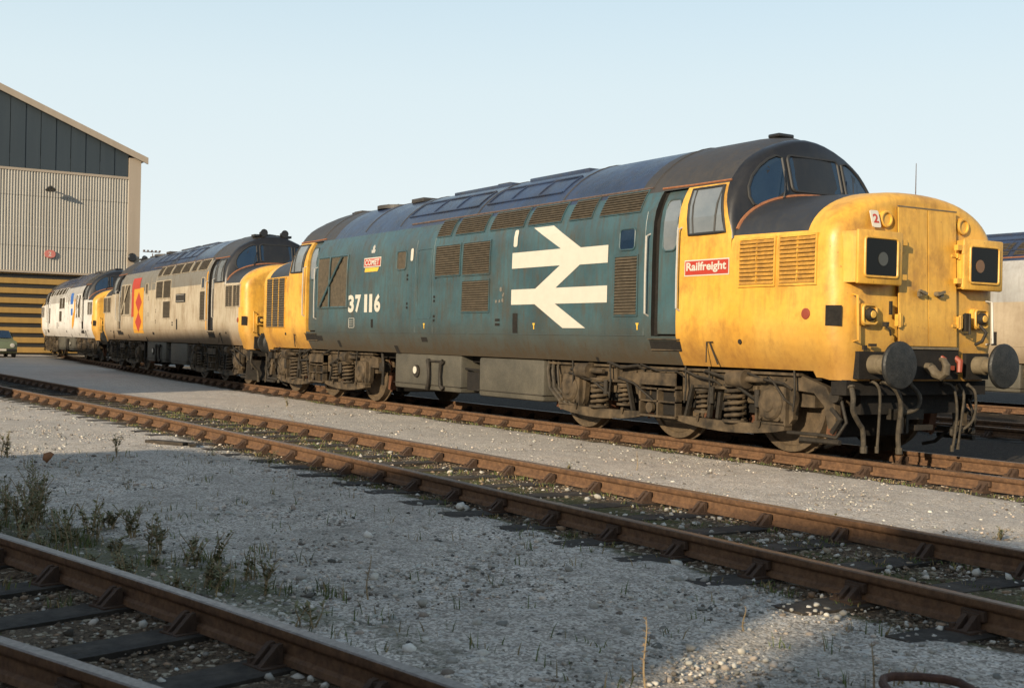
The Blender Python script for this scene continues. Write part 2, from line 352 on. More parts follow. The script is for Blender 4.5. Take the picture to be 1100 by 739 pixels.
def chair_mb(T=None,mb=None):
    mb=mb or MB(); k=len(mb.v)
    mb.cbox((0,0,-.158),(.19,.36,.024))
    for sg,hh in ((1,-.062),(-1,-.072)):
        mb.prism([(sg*.17,-.146),(sg*.035,-.146),(sg*.040,hh),(sg*.070,hh-.004)],lambda a,b,d:(d,a,b),-.055,-.018); mb.prism([(sg*.17,-.146),(sg*.035,-.146),(sg*.040,hh),(sg*.070,hh-.004)],lambda a,b,d:(d,a,b),.018,.055)
        mb.cbox((0,sg*.058,-.108),(.12,.03,.075)); mb.cbox((.06*sg,sg*.15,-.136),(.032,.032,.03))
    mb.cbox((.0,-.036,-.082),(.17,.034,.05))
    for i in range(k,len(mb.v)): q=mb.v[i]; mb.v[i]=(q[0]*.8,q[1]*.86,q[2])
    if T is not None:
        for i in range(k,len(mb.v)): mb.v[i]=tuple(T@Vector(mb.v[i]))
    return mb
chair_me=None; sleeper_me=[]
def sleeper_mb():
    mb=MB(); bm=bmesh.new(); bmesh.ops.create_cube(bm,size=1)
    bmesh.ops.subdivide_edges(bm,edges=bm.edges[:],cuts=5,use_grid_fill=True)
    sd=random.random()*50
    for v in bm.verts:
        v.co=Vector((v.co.x*.25,v.co.y*2.58,v.co.z*.13-.235)); v.co+=Vector((noise.noise(v.co*7+Vector((sd,0,0))),noise.noise(v.co*6+Vector((0,sd,0))),noise.noise(v.co*9+Vector((0,0,sd)))))*.012
    mb.frombm(bm); return mb
def track(name,T,x0,x1,label,rails=(-.7525,.7525),near_chairs=50,xnear=None,top='railtop',spacing=.76,phase=0.,sleepers=True):
    root=empty(name,(0,0,0)); tag(root,label,'railway track','railway tracks')
    for o_ in rails:
        m=(T[0]>=x0)&(T[0]<=x1); xs=T[0][m]; ysl=T[1][m]; dy=np.gradient(ysl,xs)
        pts=[(x-o_*d/math.hypot(1,d),y+o_/math.hypot(1,d)) for x,y,d in zip(xs,ysl,dy)]
        mb,ms=rail_mesh(pts,top); mb.build('rail',ms,root,smooth=40)
    if not sleepers: return root
    global chair_me,sleeper_me
    far=MB(); xs=[x1-phase-k*spacing for k in range(int((x1-x0)/spacing))][:98]
    for i,x in enumerate(xs):
        y=float(ty(T,x)); d=float(ty(T,x+.5)-ty(T,x-.5)); a=math.atan(d)+random.uniform(-.02,.02)
        if len(sleeper_me)<5: s_=sleeper_mb().build('sleeper','wood',root,smooth=50); sleeper_me.append(s_.data)
        else: s_=bpy.data.objects.new('sleeper',random.choice(sleeper_me)); C.objects.link(s_); s_.parent=root
        s_.location=(x,y+random.uniform(-.04,.04),.010 if T is T2 else 0); s_.rotation_euler=(0,0,a)
        for o_ in rails:
            dd=o_-0
            if i<near_chairs:
                if chair_me is None: c_=chair_mb().build('rail_chair','chair',s_,smooth=30); chair_me=c_.data
                else: c_=bpy.data.objects.new('rail_chair',chair_me); C.objects.link(c_); c_.parent=s_
                c_.location=(0,o_-(s_.location.y-y),-s_.location.z); c_.rotation_euler=(0,0,0 if o_<0 else PI)
            else:
                chair_mb(Matrix.Translation((x-o_*math.sin(a),y+o_*math.cos(a),0))@Matrix.Rotation(a if o_<0 else a+PI,4,'Z'),far)
    if far.v: tag(far.build('rail_chair','chair',root,smooth=30),kind='stuff')
    return root
track('railway_track',T1,-61.5,10.5,'rusty track carrying the row of locomotives, gravel packed against its rails',phase=.38)
track('railway_track',T2,-61.5,10.5,'rusty middle track with dirt and weeds between its rails, empty',phase=.33)
track('railway_track',T4,-45,10.5,'rusty empty track behind the blue locomotive, seen past its buffers',near_chairs=0)
track('railway_track',T5,-45,10.5,'far track under the beige and grey locomotive on the right edge',near_chairs=0)
def foreground_track():
    root=empty('railway_track',(0,0,0)); tag(root,'nearest rusty track with converging rails at the bottom left, dark timber sleepers','railway track','railway tracks')
    def curve(p):
        xs,ys=smooth_tab(p,p[0][0],p[-1][0],.25); return xs,ys
    A=curve(t3f); B=curve(t3n)
    for cv in (A,B):
        mb,ms=rail_mesh(list(zip(cv[0],cv[1])),'railtopgrey'); mb.build('rail',ms,root,smooth=40)
    for k in range(20):
        x=8.2-k*.72; yf=float(np.interp(x,*A)); 
        sl=math.atan2(float(np.interp(x+.3,*A)-np.interp(x-.3,*A)),.6)+.04
        s_=bpy.data.objects.new('sleeper',sleeper_me[k%5]); C.objects.link(s_); s_.parent=root
        L=Vector((math.sin(sl),-math.cos(sl)))          # direction across the track, towards the viewer
        c=Vector((x,yf))+L*.98; s_.location=(c.x,c.y,.014); s_.rotation_euler=(0,0,sl)
        for cv in (A,B):
            # crossing point of the sleeper's axis with this rail
            t=0
            for it in range(20):
                q=Vector((x,yf))+L*t; e=q.y-float(np.interp(q.x,*cv)); t+=e
            if abs(t-.75)>1.6: continue
            c_=bpy.data.objects.new('rail_chair',chair_me); C.objects.link(c_); c_.parent=s_
            c_.location=(0,.98-t,-.014); c_.rotation_euler=(0,0,PI if cv is A else 0)
foreground_track()

# ------------------------------------------------------------ locomotives
WZ=[(.80,1.12),(.97,1.20),(1.15,1.29),(1.33,1.345),(1.5,1.352),(2.3,1.350),(2.6,1.343),(2.8,1.330),(2.95,1.300),(3.05,1.262),(3.15,1.210),(3.27,1.13),(3.4,1.03),(3.5,.93),(3.6,.81),(3.7,.665),(3.8,.47),(3.87,.29),(3.905,.15),(3.92,0)]
def wid(z): return float(np.interp(z,[a for a,_ in WZ],[b for _,b in WZ]))
ZL=[.97,1.06,1.15,1.24,1.33,1.33,1.5,1.9,2.3,2.57,2.7,2.8,2.95,3.05,3.15,3.21,3.21,3.27,3.33,3.4,3.45,3.5,3.55,3.6,3.65,3.7,3.75,3.8,3.835,3.87,3.89,3.905,3.915,3.92]
LEN=-18.46
def xf(y,z): return -2.08-.12*y*y-(z-3.1)*.27
def conform_bm(bm,s=-1,off=.004):
    """bm lies in local (x,z) plane with y=0: cut at the profile's bends and lay it on the body side s"""
    for zc,_ in WZ:
        bmesh.ops.bisect_plane(bm,geom=bm.verts[:]+bm.edges[:]+bm.faces[:],plane_co=(0,0,zc),plane_no=(0,0,1),dist=1e-5)
    for v in bm.verts: v.co.y=s*(wid(v.co.z)+off)
def side_poly(mb,poly,s=-1,off=.004,mi=0):
    bm=bmesh.new(); vs=[bm.verts.new((a,0,b)) for a,b in poly]; bm.faces.new(vs); bm.normal_update(); bmesh.ops.triangulate(bm,faces=bm.faces[:]); conform_bm(bm,s,off)
    for f_ in bm.faces:
        f_.normal_update()
        if f_.normal.y*s<0: f_.normal_flip()
    mb.frombm(bm,mi)
def rect(x0,x1,z0,z1): return [(x0,z0),(x1,z0),(x1,z1),(x0,z1)]
def rrect(x0,x1,z0,z1,r=.05,n=4):
    out=[]
    for cx,cz,a0 in ((x1-r,z1-r,0),(x0+r,z1-r,90),(x0+r,z0+r,180),(x1-r,z0+r,270)):
        for k in range(n+1): a=R(a0+90*k/n); out.append((cx+r*math.cos(a),cz+r*math.sin(a)))
    return out
def frame_path(mb,poly,s,rad,off=.004,mi=0):
    pts=[]
    for i in range(len(poly)):
        a=Vector(poly[i]); b=Vector(poly[(i+1)%len(poly)]); k=max(1,int((b-a).length/.15))
        for j in range(k): q=a.lerp(b,j/k); pts.append((q.x,s*(wid(q.y)+off),q.y))
    mb.tube(pts,rad,6,mi,closed=True)
def louvre(mb,x0,x1,z0,z1,s=-1,step=.045,frame=.022,mi=(0,1,2),vertical=False,slant=0.):
    """mi: slats, dark backing, frame. slant shears x with z"""
    sh=lambda x,z: x+slant*(z-z0)
    side_poly(mb,[(sh(a,b),b) for a,b in rect(x0,x1,z0,z1)],s,.003,mi[1])
    n=max(2,int((z1-z0)/step)); 
    for k in range(n):
        z=z0+(k+.5)*(z1-z0)/n; h=(z1-z0)/n
        ya=wid(z+h*.35)+.004; yb=wid(z-h*.35)+.026
        a,b=sh(x0,z),sh(x1,z)
        mb.add([(a,s*ya,z+h*.42),(b,s*ya,z+h*.42),(b,s*yb,z-h*.36),(a,s*yb,z-h*.36),(a,s*(yb-.004),z-h*.44),(b,s*(yb-.004),z-h*.44)],[(0,1,2,3),(3,2,5,4)],mi[0])
    for (a,b,c,d) in ((x0-frame,x0,z0-frame,z1+frame),(x1,x1+frame,z0-frame,z1+frame),(x0,x1,z0-frame,z0),(x0,x1,z1,z1+frame)):
        zs=[c]+[q for q,_ in WZ if c<q<d]+[d]
        for p,q in zip(zs,zs[1:]):
            vs=[]
            for zz in (p,q):
                w_=wid(zz); vs+=[(sh(a,zz),s*(w_-.01),zz),(sh(b,zz),s*(w_-.01),zz),(sh(b,zz),s*(w_+.018),zz),(sh(a,zz),s*(w_+.018),zz)]
            mb.add(vs,[(0,1,2,3),(7,6,5,4),(0,4,5,1),(1,5,6,2),(2,6,7,3),(3,7,4,0)],mi[2])
def text_mesh(body,x0,x1,z0,z1,bold=.0,cond=None):
    c=bpy.data.curves.new('t','FONT'); c.body=body; c.size=1; c.offset=bold; c.resolution_u=3
    o=bpy.data.objects.new('t',c); C.objects.link(o); bpy.context.view_layer.update()
    me=bpy.data.meshes.new_from_object(o.evaluated_get(bpy.context.evaluated_depsgraph_get())); bpy.data.objects.remove(o); bpy.data.curves.remove(c)
    bm=bmesh.new(); bm.from_mesh(me); bpy.data.meshes.remove(me)
    xs=[v.co.x for v in bm.verts]; ys=[v.co.y for v in bm.verts]
    for v in bm.verts:
        a=(v.co.x-min(xs))/(max(xs)-min(xs)); b=(v.co.y-min(ys))/(max(ys)-min(ys)); v.co=Vector((x0+a*(x1-x0),0,z0+b*(z1-z0)))
    return bm
def text_on_side(name,body,x0,x1,z0,z1,mat,parent,bold=.02,off=.008,s=-1):
    bm=text_mesh(body,x0,x1,z0,z1,bold); conform_bm(bm,s,off); mb=MB(); mb.frombm(bm); return mb.build(name,mat,parent,smooth=0,fixn=False)

def full_ring(half):
    """half: list of (x,w,z) bottom->top on -y side; returns closed ring"""
    L=[(x,-w_,z) for x,w_,z in half]; Rr=[(x,w_,z) for x,w_,z in half[::-1] if w_>1e-6]
    return L+Rr
def loft(mb,rings,matfn,caps=(False,False),bottom=True):
    n=len(rings[0]); o=len(mb.v); vs=[p for rg in rings for p in rg]; fs=[];mi=[]
    for i in range(len(rings)-1):
        for k in range(n if bottom else n-1):
            a,b,c,d=i*n+k,i*n+(k+1)%n,(i+1)*n+(k+1)%n,(i+1)*n+k
            fs.append((a,b,c,d)); ctr=(Vector(vs[a])+Vector(vs[b])+Vector(vs[c])+Vector(vs[d]))/4; mi.append(matfn(ctr))
    for cflag,i in zip(caps,(0,len(rings)-1)):
        if cflag: fs.append(tuple(i*n+k for k in range(n))); mi.append(matfn(sum((Vector(vs[i*n+k]) for k in range(n)),Vector())/n))
    mb.add(vs,fs,mi)

def nose_ring(x,inset=0.,drop=0.,zb=.97,rake=0.):
    half=[]
    for z in (zb,1.06,1.15,1.24,1.33,1.5,1.75,2.0,2.2,2.35):
        half.append((x,max(.05,wid(max(z,.97))-inset),z))
    zt=3.00+.09*min(1,max(0,(-.6-x)/1.6))-drop; zs=2.35; Wn=wid(2.35)-inset
    for k in range(1,15):
        t=k/14; a=t*PI/2; half.append((x,Wn*math.cos(a)**.86 if k<14 else 0.,zs+(zt-zs)*math.sin(a)**.92))
    if rake: half=[(px-rake*(z-1.0),w_,z) for px,w_,z in half]
    return full_ring(half)
def nose_half_width(z):
    return wid(2.35)*math.sqrt(max(0,1-((z-2.35)/.7)**2)) if z>2.35 else wid(z)

def cab_end(L,root,T,near,lv,front):
    """everything of one cab and nose, in front-end coordinates; T maps it to its end of the body"""
    B=lambda mb,name,mats,par=root,**k: mb.build(name,mats,par,T=T,**k)
    # nose
    mb=MB(); rings=[nose_ring(-2.17),nose_ring(-1.9),nose_ring(-1.5),nose_ring(-1.2),nose_ring(-.95)]
    for x in (-.90,-.82,): rings.append(nose_ring(x,zb=.90))
    r0=.26
    for k in range(0,9):
        a=PI/2*k/8; rings.append(nose_ring(-.71+r0*math.sin(a),r0*(1-math.cos(a)),.13*(1-math.cos(a)),zb=.88,rake=.035*k/8))
    edge=-.95; yx=lv.get('nose_yellow_x',-9)
    def mf(c):
        if c.x<edge and c.z>2.52: return 1
        return 0 if c.x>yx else 2
    loft(mb,rings,mf,(False,True)); ns=B(mb,'nose',[lv['nose'],lv['nosetop'],lv['side']],merge=True,smooth=38)
    # seam strip round the nose top and base of the windscreen
    mb=MB(); pts=[(xf(y,zz)+.012,y,zz+.006) for y,zz in [(math.copysign(abs(math.cos(t))**.86,math.cos(t))*wid(2.35),2.35+.735*math.sin(t)**.92) for t in np.linspace(.32,PI-.32,31)]]
    mb.tube(pts,.022,6); B(mb,'windscreen_seam','rustline',ns)
    if front:
        # doors in the nose
        xd=lambda z,o=.0: -.41-.035*(z-1)+o
        for s,(a,b) in ((-1,(-.45,.021)),(1,(.039,.51))):
            mb=MB(); mb.add([(xd(1.27),a,1.27),(xd(1.27),b,1.27),(xd(2.80),b,2.80),(xd(2.80),a,2.80)]+[(xd(1.27,.016),a,1.27),(xd(1.27,.016),b,1.27),(xd(2.80,.016),b,2.80),(xd(2.80,.016),a,2.80)],
               [(4,5,6,7),(0,1,5,4),(1,2,6,5),(2,3,7,6),(3,0,4,7)]); d=B(mb,'nose_door',lv['nose'])
            for z in (1.55,2.35):
                mb=MB(); yy=-.475 if s<0 else .535
                mb.cbox((xd(z,.03),yy,z),(.05,.07,.13)); mb.cyl((xd(z,.045),yy,z-.08),(xd(z,.045),yy,z+.08),.018,n=8); mb.cbox((xd(z,.025),yy+.05*(-s),z-.04),(.015,.12,.03))
                B(mb,'hinge',lv['nose'],d)
            mb=MB(); yy=.03+s*.12; mb.cyl((xd(1.86),yy,1.86),(xd(1.86,.07),yy,1.86),.028,n=10); mb.cbox((xd(1.86,.07),yy+s*.03,1.87),(.03,.13,.03),Matrix.Rotation(R(15*s),3,'X')); mb.cbox((xd(1.86,.05),yy+s*.06,1.85),(.03,.05,.055))
            B(mb,'door_handle','bufshank',d)
        mb=MB(); mb.box(xd(1.27,.004),xd(1.27,.035),-.46,.52,1.235,1.262); mb.box(xd(2.8,.006),xd(2.8,.022),-.46,.52,2.805,2.82)
        
        for ya_,yb_ in ((-.462,-.452),(.512,.522),(.021,.039)): mb.add([(xd(1.27,.003),ya_,1.27),(xd(1.27,.003),yb_,1.27),(xd(2.8,.003),yb_,2.80),(xd(2.8,.003),ya_,2.80)],[(0,1,2,3)],1)
        B(mb,'door_frame',['bufshank','dark'],ns)
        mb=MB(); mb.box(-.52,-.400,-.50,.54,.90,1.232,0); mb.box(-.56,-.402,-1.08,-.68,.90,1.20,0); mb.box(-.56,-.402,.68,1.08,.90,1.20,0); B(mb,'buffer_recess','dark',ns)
        if lv.get('boxes'):
            for s in (-1,1):
                y0,y1=(.52*s,1.20*s); ya,yb=min(y0,y1),max(y0,y1); z0,z1=1.93,2.50
                bx=MB(); bx.prism([(-.35,.54*s),(-.35,1.17*s),(-.42,1.20*s),(-.80,1.315*s),(-.86,.54*s)],lambda a,b,d:(a,b,d),z0+.01,z1-.01); bx.bbox(-.375,-.325,ya-.008,yb+.008,z0-.008,z1+.008,.022)
                h=B(bx,'marker_box',lv['nose']); tag(h,'yellow marker box with dark square glass on the '+('near' if s<0 else 'far')+' side of the nose')
                g_=MB(); g_.prism(rrect(ya+.09,yb-.09,z0+.08,z1-.08,.03),lambda a,b,d:(d,a,b),-.33,-.318); gl=B(g_,'glass_panel','panelglass',h,smooth=0)
                g_=MB(); pts=[(-.318,a,b) for a,b in rrect(ya+.085,yb-.085,z0+.075,z1-.075,.035)]; g_.tube(pts,.014,6,closed=True); B(g_,'glass_rim',lv['nose'],h)
                g_=MB(); yy=(ya+yb)/2-.08*s*(1 if s>0 else .3); g_.lathe((-.319,yy,2.20),(1,0,0),[(0,.075),(.006,.075),(.006,0)],20); B(g_,'lamp','lens' if s<0 else 'lensbrown',h,smooth=0)
                for z in (2.0,2.38):
                    g_=MB(); yh=ya if s>0 else yb; g_.cyl((-.35,yh,z-.05),(-.35,yh,z+.05),.018,n=8); g_.cbox((-.37,yh-s*.04,z+.02),(.05,.12,.06)); B(g_,'hinge',lv['nose'],h)
        # round marker lamps at the top of the nose
        for s in (-1,1):
            g_=MB(); x=-.50; g_.lathe((x,.035+.645*s,2.66),(1,0,0),[(-.05,.095),(.025,.095),(.032,.085),(.032,.07),(.012,.066),(.012,0)],22); B(g_,'marker_lamp',lv['nose'])
            # tail lamp and its square frame
            zz=1.60; x=-.435; y=.93*s; g_=MB(); g_.prism(rrect(y-.125,y+.125,zz-.12,zz+.12,.05),lambda a,b,d:(d-.035*(b-1),a,b),x-.12,x+.045)
            g_.tube([(x+.05-.05*(b-1)*.5,a,b) for a,b in rrect(y-.105,y+.105,zz-.10,zz+.10,.04)],.014,6,closed=True); t_=B(g_,'tail_lamp',lv['nose'])
            g_=MB(); g_.lathe((x+.03,y,zz),(1,0,0),[(0,.075),(.035,.07),(.055,.05),(.055,0)],18,0); B(g_,'lamp_rim','bogied',t_)
            g_=MB(); g_.lathe((x+.08,y,zz),(1,0,0),[(0,.045),(.012,.038),(.016,0)],14,0); B(g_,'lens',lv['nose'],t_)
            g_=MB(); g_.tube([(-.50,1.10*s,1.30),(-.385,1.12*s,1.32),(-.405,1.12*s,1.80),(-.52,1.10*s,1.82)],.015,8); B(g_,'handrail',lv['nose'] if s<0 else 'chrome')
        g_=MB(); g_.cbox((-.405,-.60,1.68),(.03,.025,.15)); g_.cbox((-.40,-.68,1.50),(.06,.04,.05)); g_.tube([(-.41,-.70,1.50),(-.36,-.66,1.44),(-.38,-.62,1.38)],.012,6); g_.cbox((-.40,-.88,1.27),(.03,.10,.03)); g_.cbox((-.42,-.98,1.24),(.03,.05,.05)); g_.each('bracket','bogied',root,T=T)
        g_=MB(); g_.tube([(-.42,.66,1.65),(-.35,.66,1.65),(-.35,.66,1.42),(-.42,.66,1.42)],.014,6); g_.cbox((-.39,.64,1.55),(.05,.05,.2)); g_.tube([(-.38,.88,1.52),(-.31,.9,1.44),(-.33,.86,1.34),(-.41,.84,1.30)],.02,8); g_.each('jumper_socket','bogied',root,T=T)
        if lv.get('sticker'):
            g_=MB(); X0=lambda z:-.535-.05*(z-2.6); zs=(2.555,2.735)
            pl=[(-.875,zs[0]),(-.765,zs[0]),(-.765,zs[1]),(-.875,zs[1])]
            g_.prism(rrect(-.875,-.765,2.55,2.74,.02),lambda a,b,d:(d-.35*abs(a+.6)**2-.28*(b-2.6),a,b),-.43,-.418); st=B(g_,'sticker','whitepaint')
            bm=text_mesh('2',-.855,-.785,2.60,2.70,.03)
            for v in bm.verts: a,b=v.co.x,v.co.z; v.co=Vector((-.415-.35*abs(a+.6)**2-.28*(b-2.6),a,b))
            g_=MB(); g_.frombm(bm); B(g_,'sticker_mark','red',st,smooth=0)
        # square hole and red disc low on the side of the nose
        g_=MB(); hp=[(-.71+.306*math.sin(R(a_)),-1.356+.3*(1-math.cos(R(a_)))) for a_ in (12,20,29,38,46)]
        g_.add([(x,y,z) for z in (1.47,1.69) for x,y in hp],[(k,k+1,k+6,k+5) for k in range(4)]); B(g_,'access_hole','dark',fixn=False)
        g_=MB(); g_.lathe((-.93,-1.35,1.60),(0,-1,0),[(-.02,.062),(.012,.062),(.016,.045),(.016,0)],22); B(g_,'red_disc','redd')
    # buffers, coupling and pipes
    for s in (-1,1):
        g_=MB(); y=.865*s; g_.lathe((-.58,y,1.06),(1,0,0),[(-.05,.13),(.0,.13),(.02,.105),(.30,.105),(.31,.085),(.47,.085)],24,0)
        bf=B(g_,'buffer','bufshank' if front else 'bogied'); g_=MB(); g_.lathe((-.12,y,1.06),(1,0,0),[(0,.09),(.02,.20),(.06,.255),(.085,.258),(.105,.245),(.12,.14),(.122,0)],36); B(g_,'buffer_head','buffer',bf)
    g_=MB(); g_.box(-.72,-.50,-1.16,1.16,.72,.885); g_.box(-.75,-.62,-.8,.8,.5,.72); B(g_,'buffer_beam','dark')
    g_=MB(); g_.lathe((-.55,0,1.04),(1,0,0),[(0,.10),(.05,.10),(.05,.05),(.22,.045)],14); hk=[(-.34,0,1.02),(-.27,0,.96),(-.20,0,.94),(-.14,0,.98),(-.13,0,1.06),(-.17,0,1.12),(-.22,0,1.13)]; g_.tube(hk,[.06,.055,.055,.05,.045,.035,.02],10); B(g_,'coupling_hook','hook' if front else 'bogied')
    if front:
        g_=MB()
        g_.tube([(-.5,.24,1.20),(-.38,.27,1.12),(-.36,.30,1.0)],[.03,.035,.03],8); g_.tube([(-.5,.5,1.2),(-.36,.52,1.10),(-.35,.5,.98)],[.03,.04,.03],8); g_.cbox((-.40,.36,1.03),(.06,.16,.05)); B(g_,'brake_cock','redd')
        hs=[[(-.46,-1.13,.82),(-.40,-1.16,.70),(-.40,-1.16,.56),(-.42,-1.04,.42),(-.42,-.98,.34),(-.42,-.96,.10)],
            [(-.46,-.84,.88),(-.38,-.82,.84),(-.36,-.79,.72),(-.37,-.79,.40),(-.38,-.80,.10)],
            [(-.46,-.66,.88),(-.36,-.62,.84),(-.33,-.52,.72),(-.34,-.48,.55),(-.36,-.49,.30),(-.36,-.47,.08)],
            [(-.46,-.22,.86),(-.34,-.18,.72),(-.34,-.22,.58),(-.42,-.36,.52)],
            [(-.46,.36,.86),(-.36,.42,.8),(-.34,.46,.55),(-.36,.46,.30),(-.38,.44,.08)],
            [(-.46,.78,.84),(-.36,.80,.74),(-.36,.78,.45),(-.42,.62,.30),(-.44,.50,.26)],
            [(-.46,.62,.84),(-.36,.60,.72),(-.38,.58,.4),(-.40,.56,.1)]]
        for i,h_ in enumerate(hs):
            P=[Vector(p) for p in h_]; out=[]
            for a in range(len(P)-1):
                p0,p1,p2,p3=P[max(0,a-1)],P[a],P[a+1],P[min(len(P)-1,a+2)]
                for t in (0,.25,.5,.75): out.append(.5*((2*p1)+(-p0+p2)*t+(2*p0-5*p1+4*p2-p3)*t*t+(-p0+3*p1-3*p2+p3)*t**3))
            out.append(P[-1]); rad=.028 if i in(0,2) else .016 if i!=3 else .026
            g_=MB(); g_.tube(out,rad,9); g_.cyl(out[-1],out[-1]+Vector((0,0,.07)),rad*1.4,n=8); g_.cyl(out[0],out[1],rad*1.5,n=8); B(g_,'brake_hose','hose')
        g_=MB(); g_.cbox((-.6,-.1,.5),(.1,.5,.12)); g_.cbox((-.5,-.28,.42),(.04,.035,.25)); g_.cbox((-.5,-.20,.42),(.04,.035,.25)); g_.cbox((-.55,.1,.35),(.1,.3,.06)); g_.cbox((-.7,.9,.30),(.5,.06,.06)); g_.each('draw_gear','bogied',root,T=T)
    if lv.get('plough') and front:
        g_=MB(); 
        for s in (-1,1): g_.add([(-.62,.30*s,.62),(-.62,1.2*s,.62),(-.35,.25*s,.14),(-.55,1.25*s,.16),(-.60,.3*s,.60),(-.60,1.2*s,.60),(-.30,.25*s,.12),(-.52,1.25*s,.14)],[(0,1,3,2),(4,6,7,5),(0,2,6,4),(1,5,7,3),(2,3,7,6),(0,4,5,1)])
        B(g_,'snowplough','bogied')
    # cab front (windscreen surround) as concentric rings
    arch=[]
    for z in [2.5]+[q for q in ZL if q>2.55]: arch.append((wid(z),z))
    seen=[]; 
    for a in arch:
        if a not in seen: seen.append(a)
    half=seen; ring=[(-a,b) for a,b in half]+[(a,b) for a,b in half[::-1] if a>0]
    def frx(z): return -2.17 if z<=2.57 else (-2.17-.25*(z-2.57)/.64 if z<3.21 else -2.42)
    zc=2.75; mb=MB(); rings=[]
    top=lambda z:z-max(0,(z-3.5))*.20
    for k,(sc,bl) in enumerate(((1,0),(.992,.45),(.975,.8),(.95,1),(.8,1),(.6,1),(.35,1),(.1,1))):
        rg=[]
        for a,b in ring:
            bb=top(b); y=a*sc; z=zc+(bb-zc)*sc if b>zc else b; x=frx(b)*(1-bl)+xf(y,z)*bl; rg.append((x,y,z))
        rings.append(rg)
    loft(mb,rings,lambda c:0,bottom=False); cf=B(mb,'windscreen_surround',lv['surround'],smooth=50)
    panes=[rrect(-.43,.43,3.13,3.58,.06)]
    lp=[(-.51,3.13),(-.51,3.54),(-.60,3.56),(-.72,3.51),(-.86,3.41),(-.98,3.28),(-1.05,3.14),(-1.06,3.02),(-1.02,2.93),(-.92,2.91),(-.72,2.99)]
    panes+= [lp,[(-a,b) for a,b in lp]]
    for pn in panes:
        g_=MB(); g_.add([(xf(a,b)+.006,a,b) for a,b in pn],[tuple(range(len(pn)))]); wsc=B(g_,'windscreen',lv.get('wglass','glassdark'),smooth=0,fixn=False)
        g_=MB(); g_.tube([(xf(a,b)+.006,a,b) for a,b in pn],.020,6,closed=True); B(g_,'frame','rubber',wsc)
    g_=MB()
    for y in (-.62,.55):
        g_=MB(); g_.tube([(xf(y,3.05)+.05,y,3.03),(xf(y,3.1)+.06,y+.02,3.12),(xf(y,3.35)+.035,y+.10,3.38)],[.012,.008,.006],6); B(g_,'wiper','black')
    # roof-front fittings
    g_=MB()
    if lv.get('horns'):
        for y in (-.28,.28):
            g_.lathe((-2.5,y,3.90),(1,0,0),[(-.12,.05),(.12,.07),(.16,.10),(.16,.0)],12)
        g_.box(-2.75,-2.45,-.5,.5,3.80,3.86)
    else: g_.bbox(-2.86,-2.66,-.15,.12,3.90,3.95,.015)
    B(g_,'roof_ventilator','black')
    for s in (-1,1):
        if s==1 and not near.get('both',True): continue
        # side window
        pn=[(-2.95,2.59),(-2.28,2.59),(-2.46,3.17),(-3.04,3.17)]
        g_=MB(); side_poly(g_,pn,s,.006); wn=B(g_,'cab_window','glass',smooth=0,fixn=False)
        g_=MB(); frame_path(g_,pn,s,.02,.008); 
        g_.tube([(-2.475,s*(wid(z)+.01),z) for z in (2.6,2.8,2.95,3.16)],.014,6); g_.tube([(-2.87-.09*(z-2.6)/.57,s*(wid(z)+.01),z) for z in (2.6,2.8,2.95,3.16)],.012,6); B(g_,'frame','rubber',wn)
        # gutter over the cab
        g_=MB(); g_.tube([(x,s*(wid(3.24)+.006),3.24) for x in (-2.40,-3.1)]+[(-3.72,s*(wid(3.25)+.006),3.25)],.014,6); B(g_,'gutter',lv.get('cabgutter','rustline'))
        # recessed cab door with its window, jamb strip, handrails and step
        g_=MB(); wd=lambda z:wid(z)-.052
        side_poly(g_,rect(-3.60,-3.19,1.36,3.20),s,-.055); dr=B(g_,'cab_door',lv['door'],smooth=0)
        pn=rrect(-3.52,-3.25,2.42,3.08,.07)
        g_=MB(); side_poly(g_,pn,s,-.048); B(g_,'window','glass',dr,smooth=0)
        g_=MB(); g_.tube([(a,s*(wd(b)+.008),b) for a,b in pn],.012,6,closed=True); B(g_,'frame',lv['door'],dr)
        g_=MB(); g_.box(-3.668,-3.60,s*(wid(2)-.13),s*(wid(2)-.09),1.34,3.19) if False else g_.add([(-3.668,s*(wid(z)-.095+k),z) for z in (1.34,2.8,3.19) for k in (0,.045)]+[(-3.60,s*(wid(z)-.095+k),z) for z in (1.34,2.8,3.19) for k in (0,.045)],[(0,1,3,2),(2,3,5,4),(6,7,9,8),(8,9,11,10),(0,6,7,1),(4,5,11,10),(1,7,9,3),(3,9,11,5)]); B(g_,'door_jamb','dark',dr)
        for x in (-3.73,-3.10):
            g_=MB(); z0,z1=(1.62,2.62) if x<-3.5 else (1.68,2.66)
            pts=[(x,s*(wid(z0)-.01),z0-.03),(x,s*(wid(z0)+.055),z0),(x,s*(wid(2.0)+.06),2.1),(x,s*(wid(z1)+.06),z1),(x,s*(wid(z1)-.01),z1+.03)]; g_.tube(pts,.014,8); B(g_,'handrail','chrome')
        g_=MB(); g_.add([(x,s*(wid(z)+.003),z) for x,z in rect(-3.72,-3.10,1.14,1.27)],[(0,1,2,3)],1); g_.box(-3.72,-3.10,s*1.30,s*1.36,1.285,1.30,0); g_.box(-3.70,-3.12,s*1.14,s*1.31,1.15,1.165,0); B(g_,'footstep',['bogie','dark'],fixn=False)
        # nose side louvres
        g_=MB()
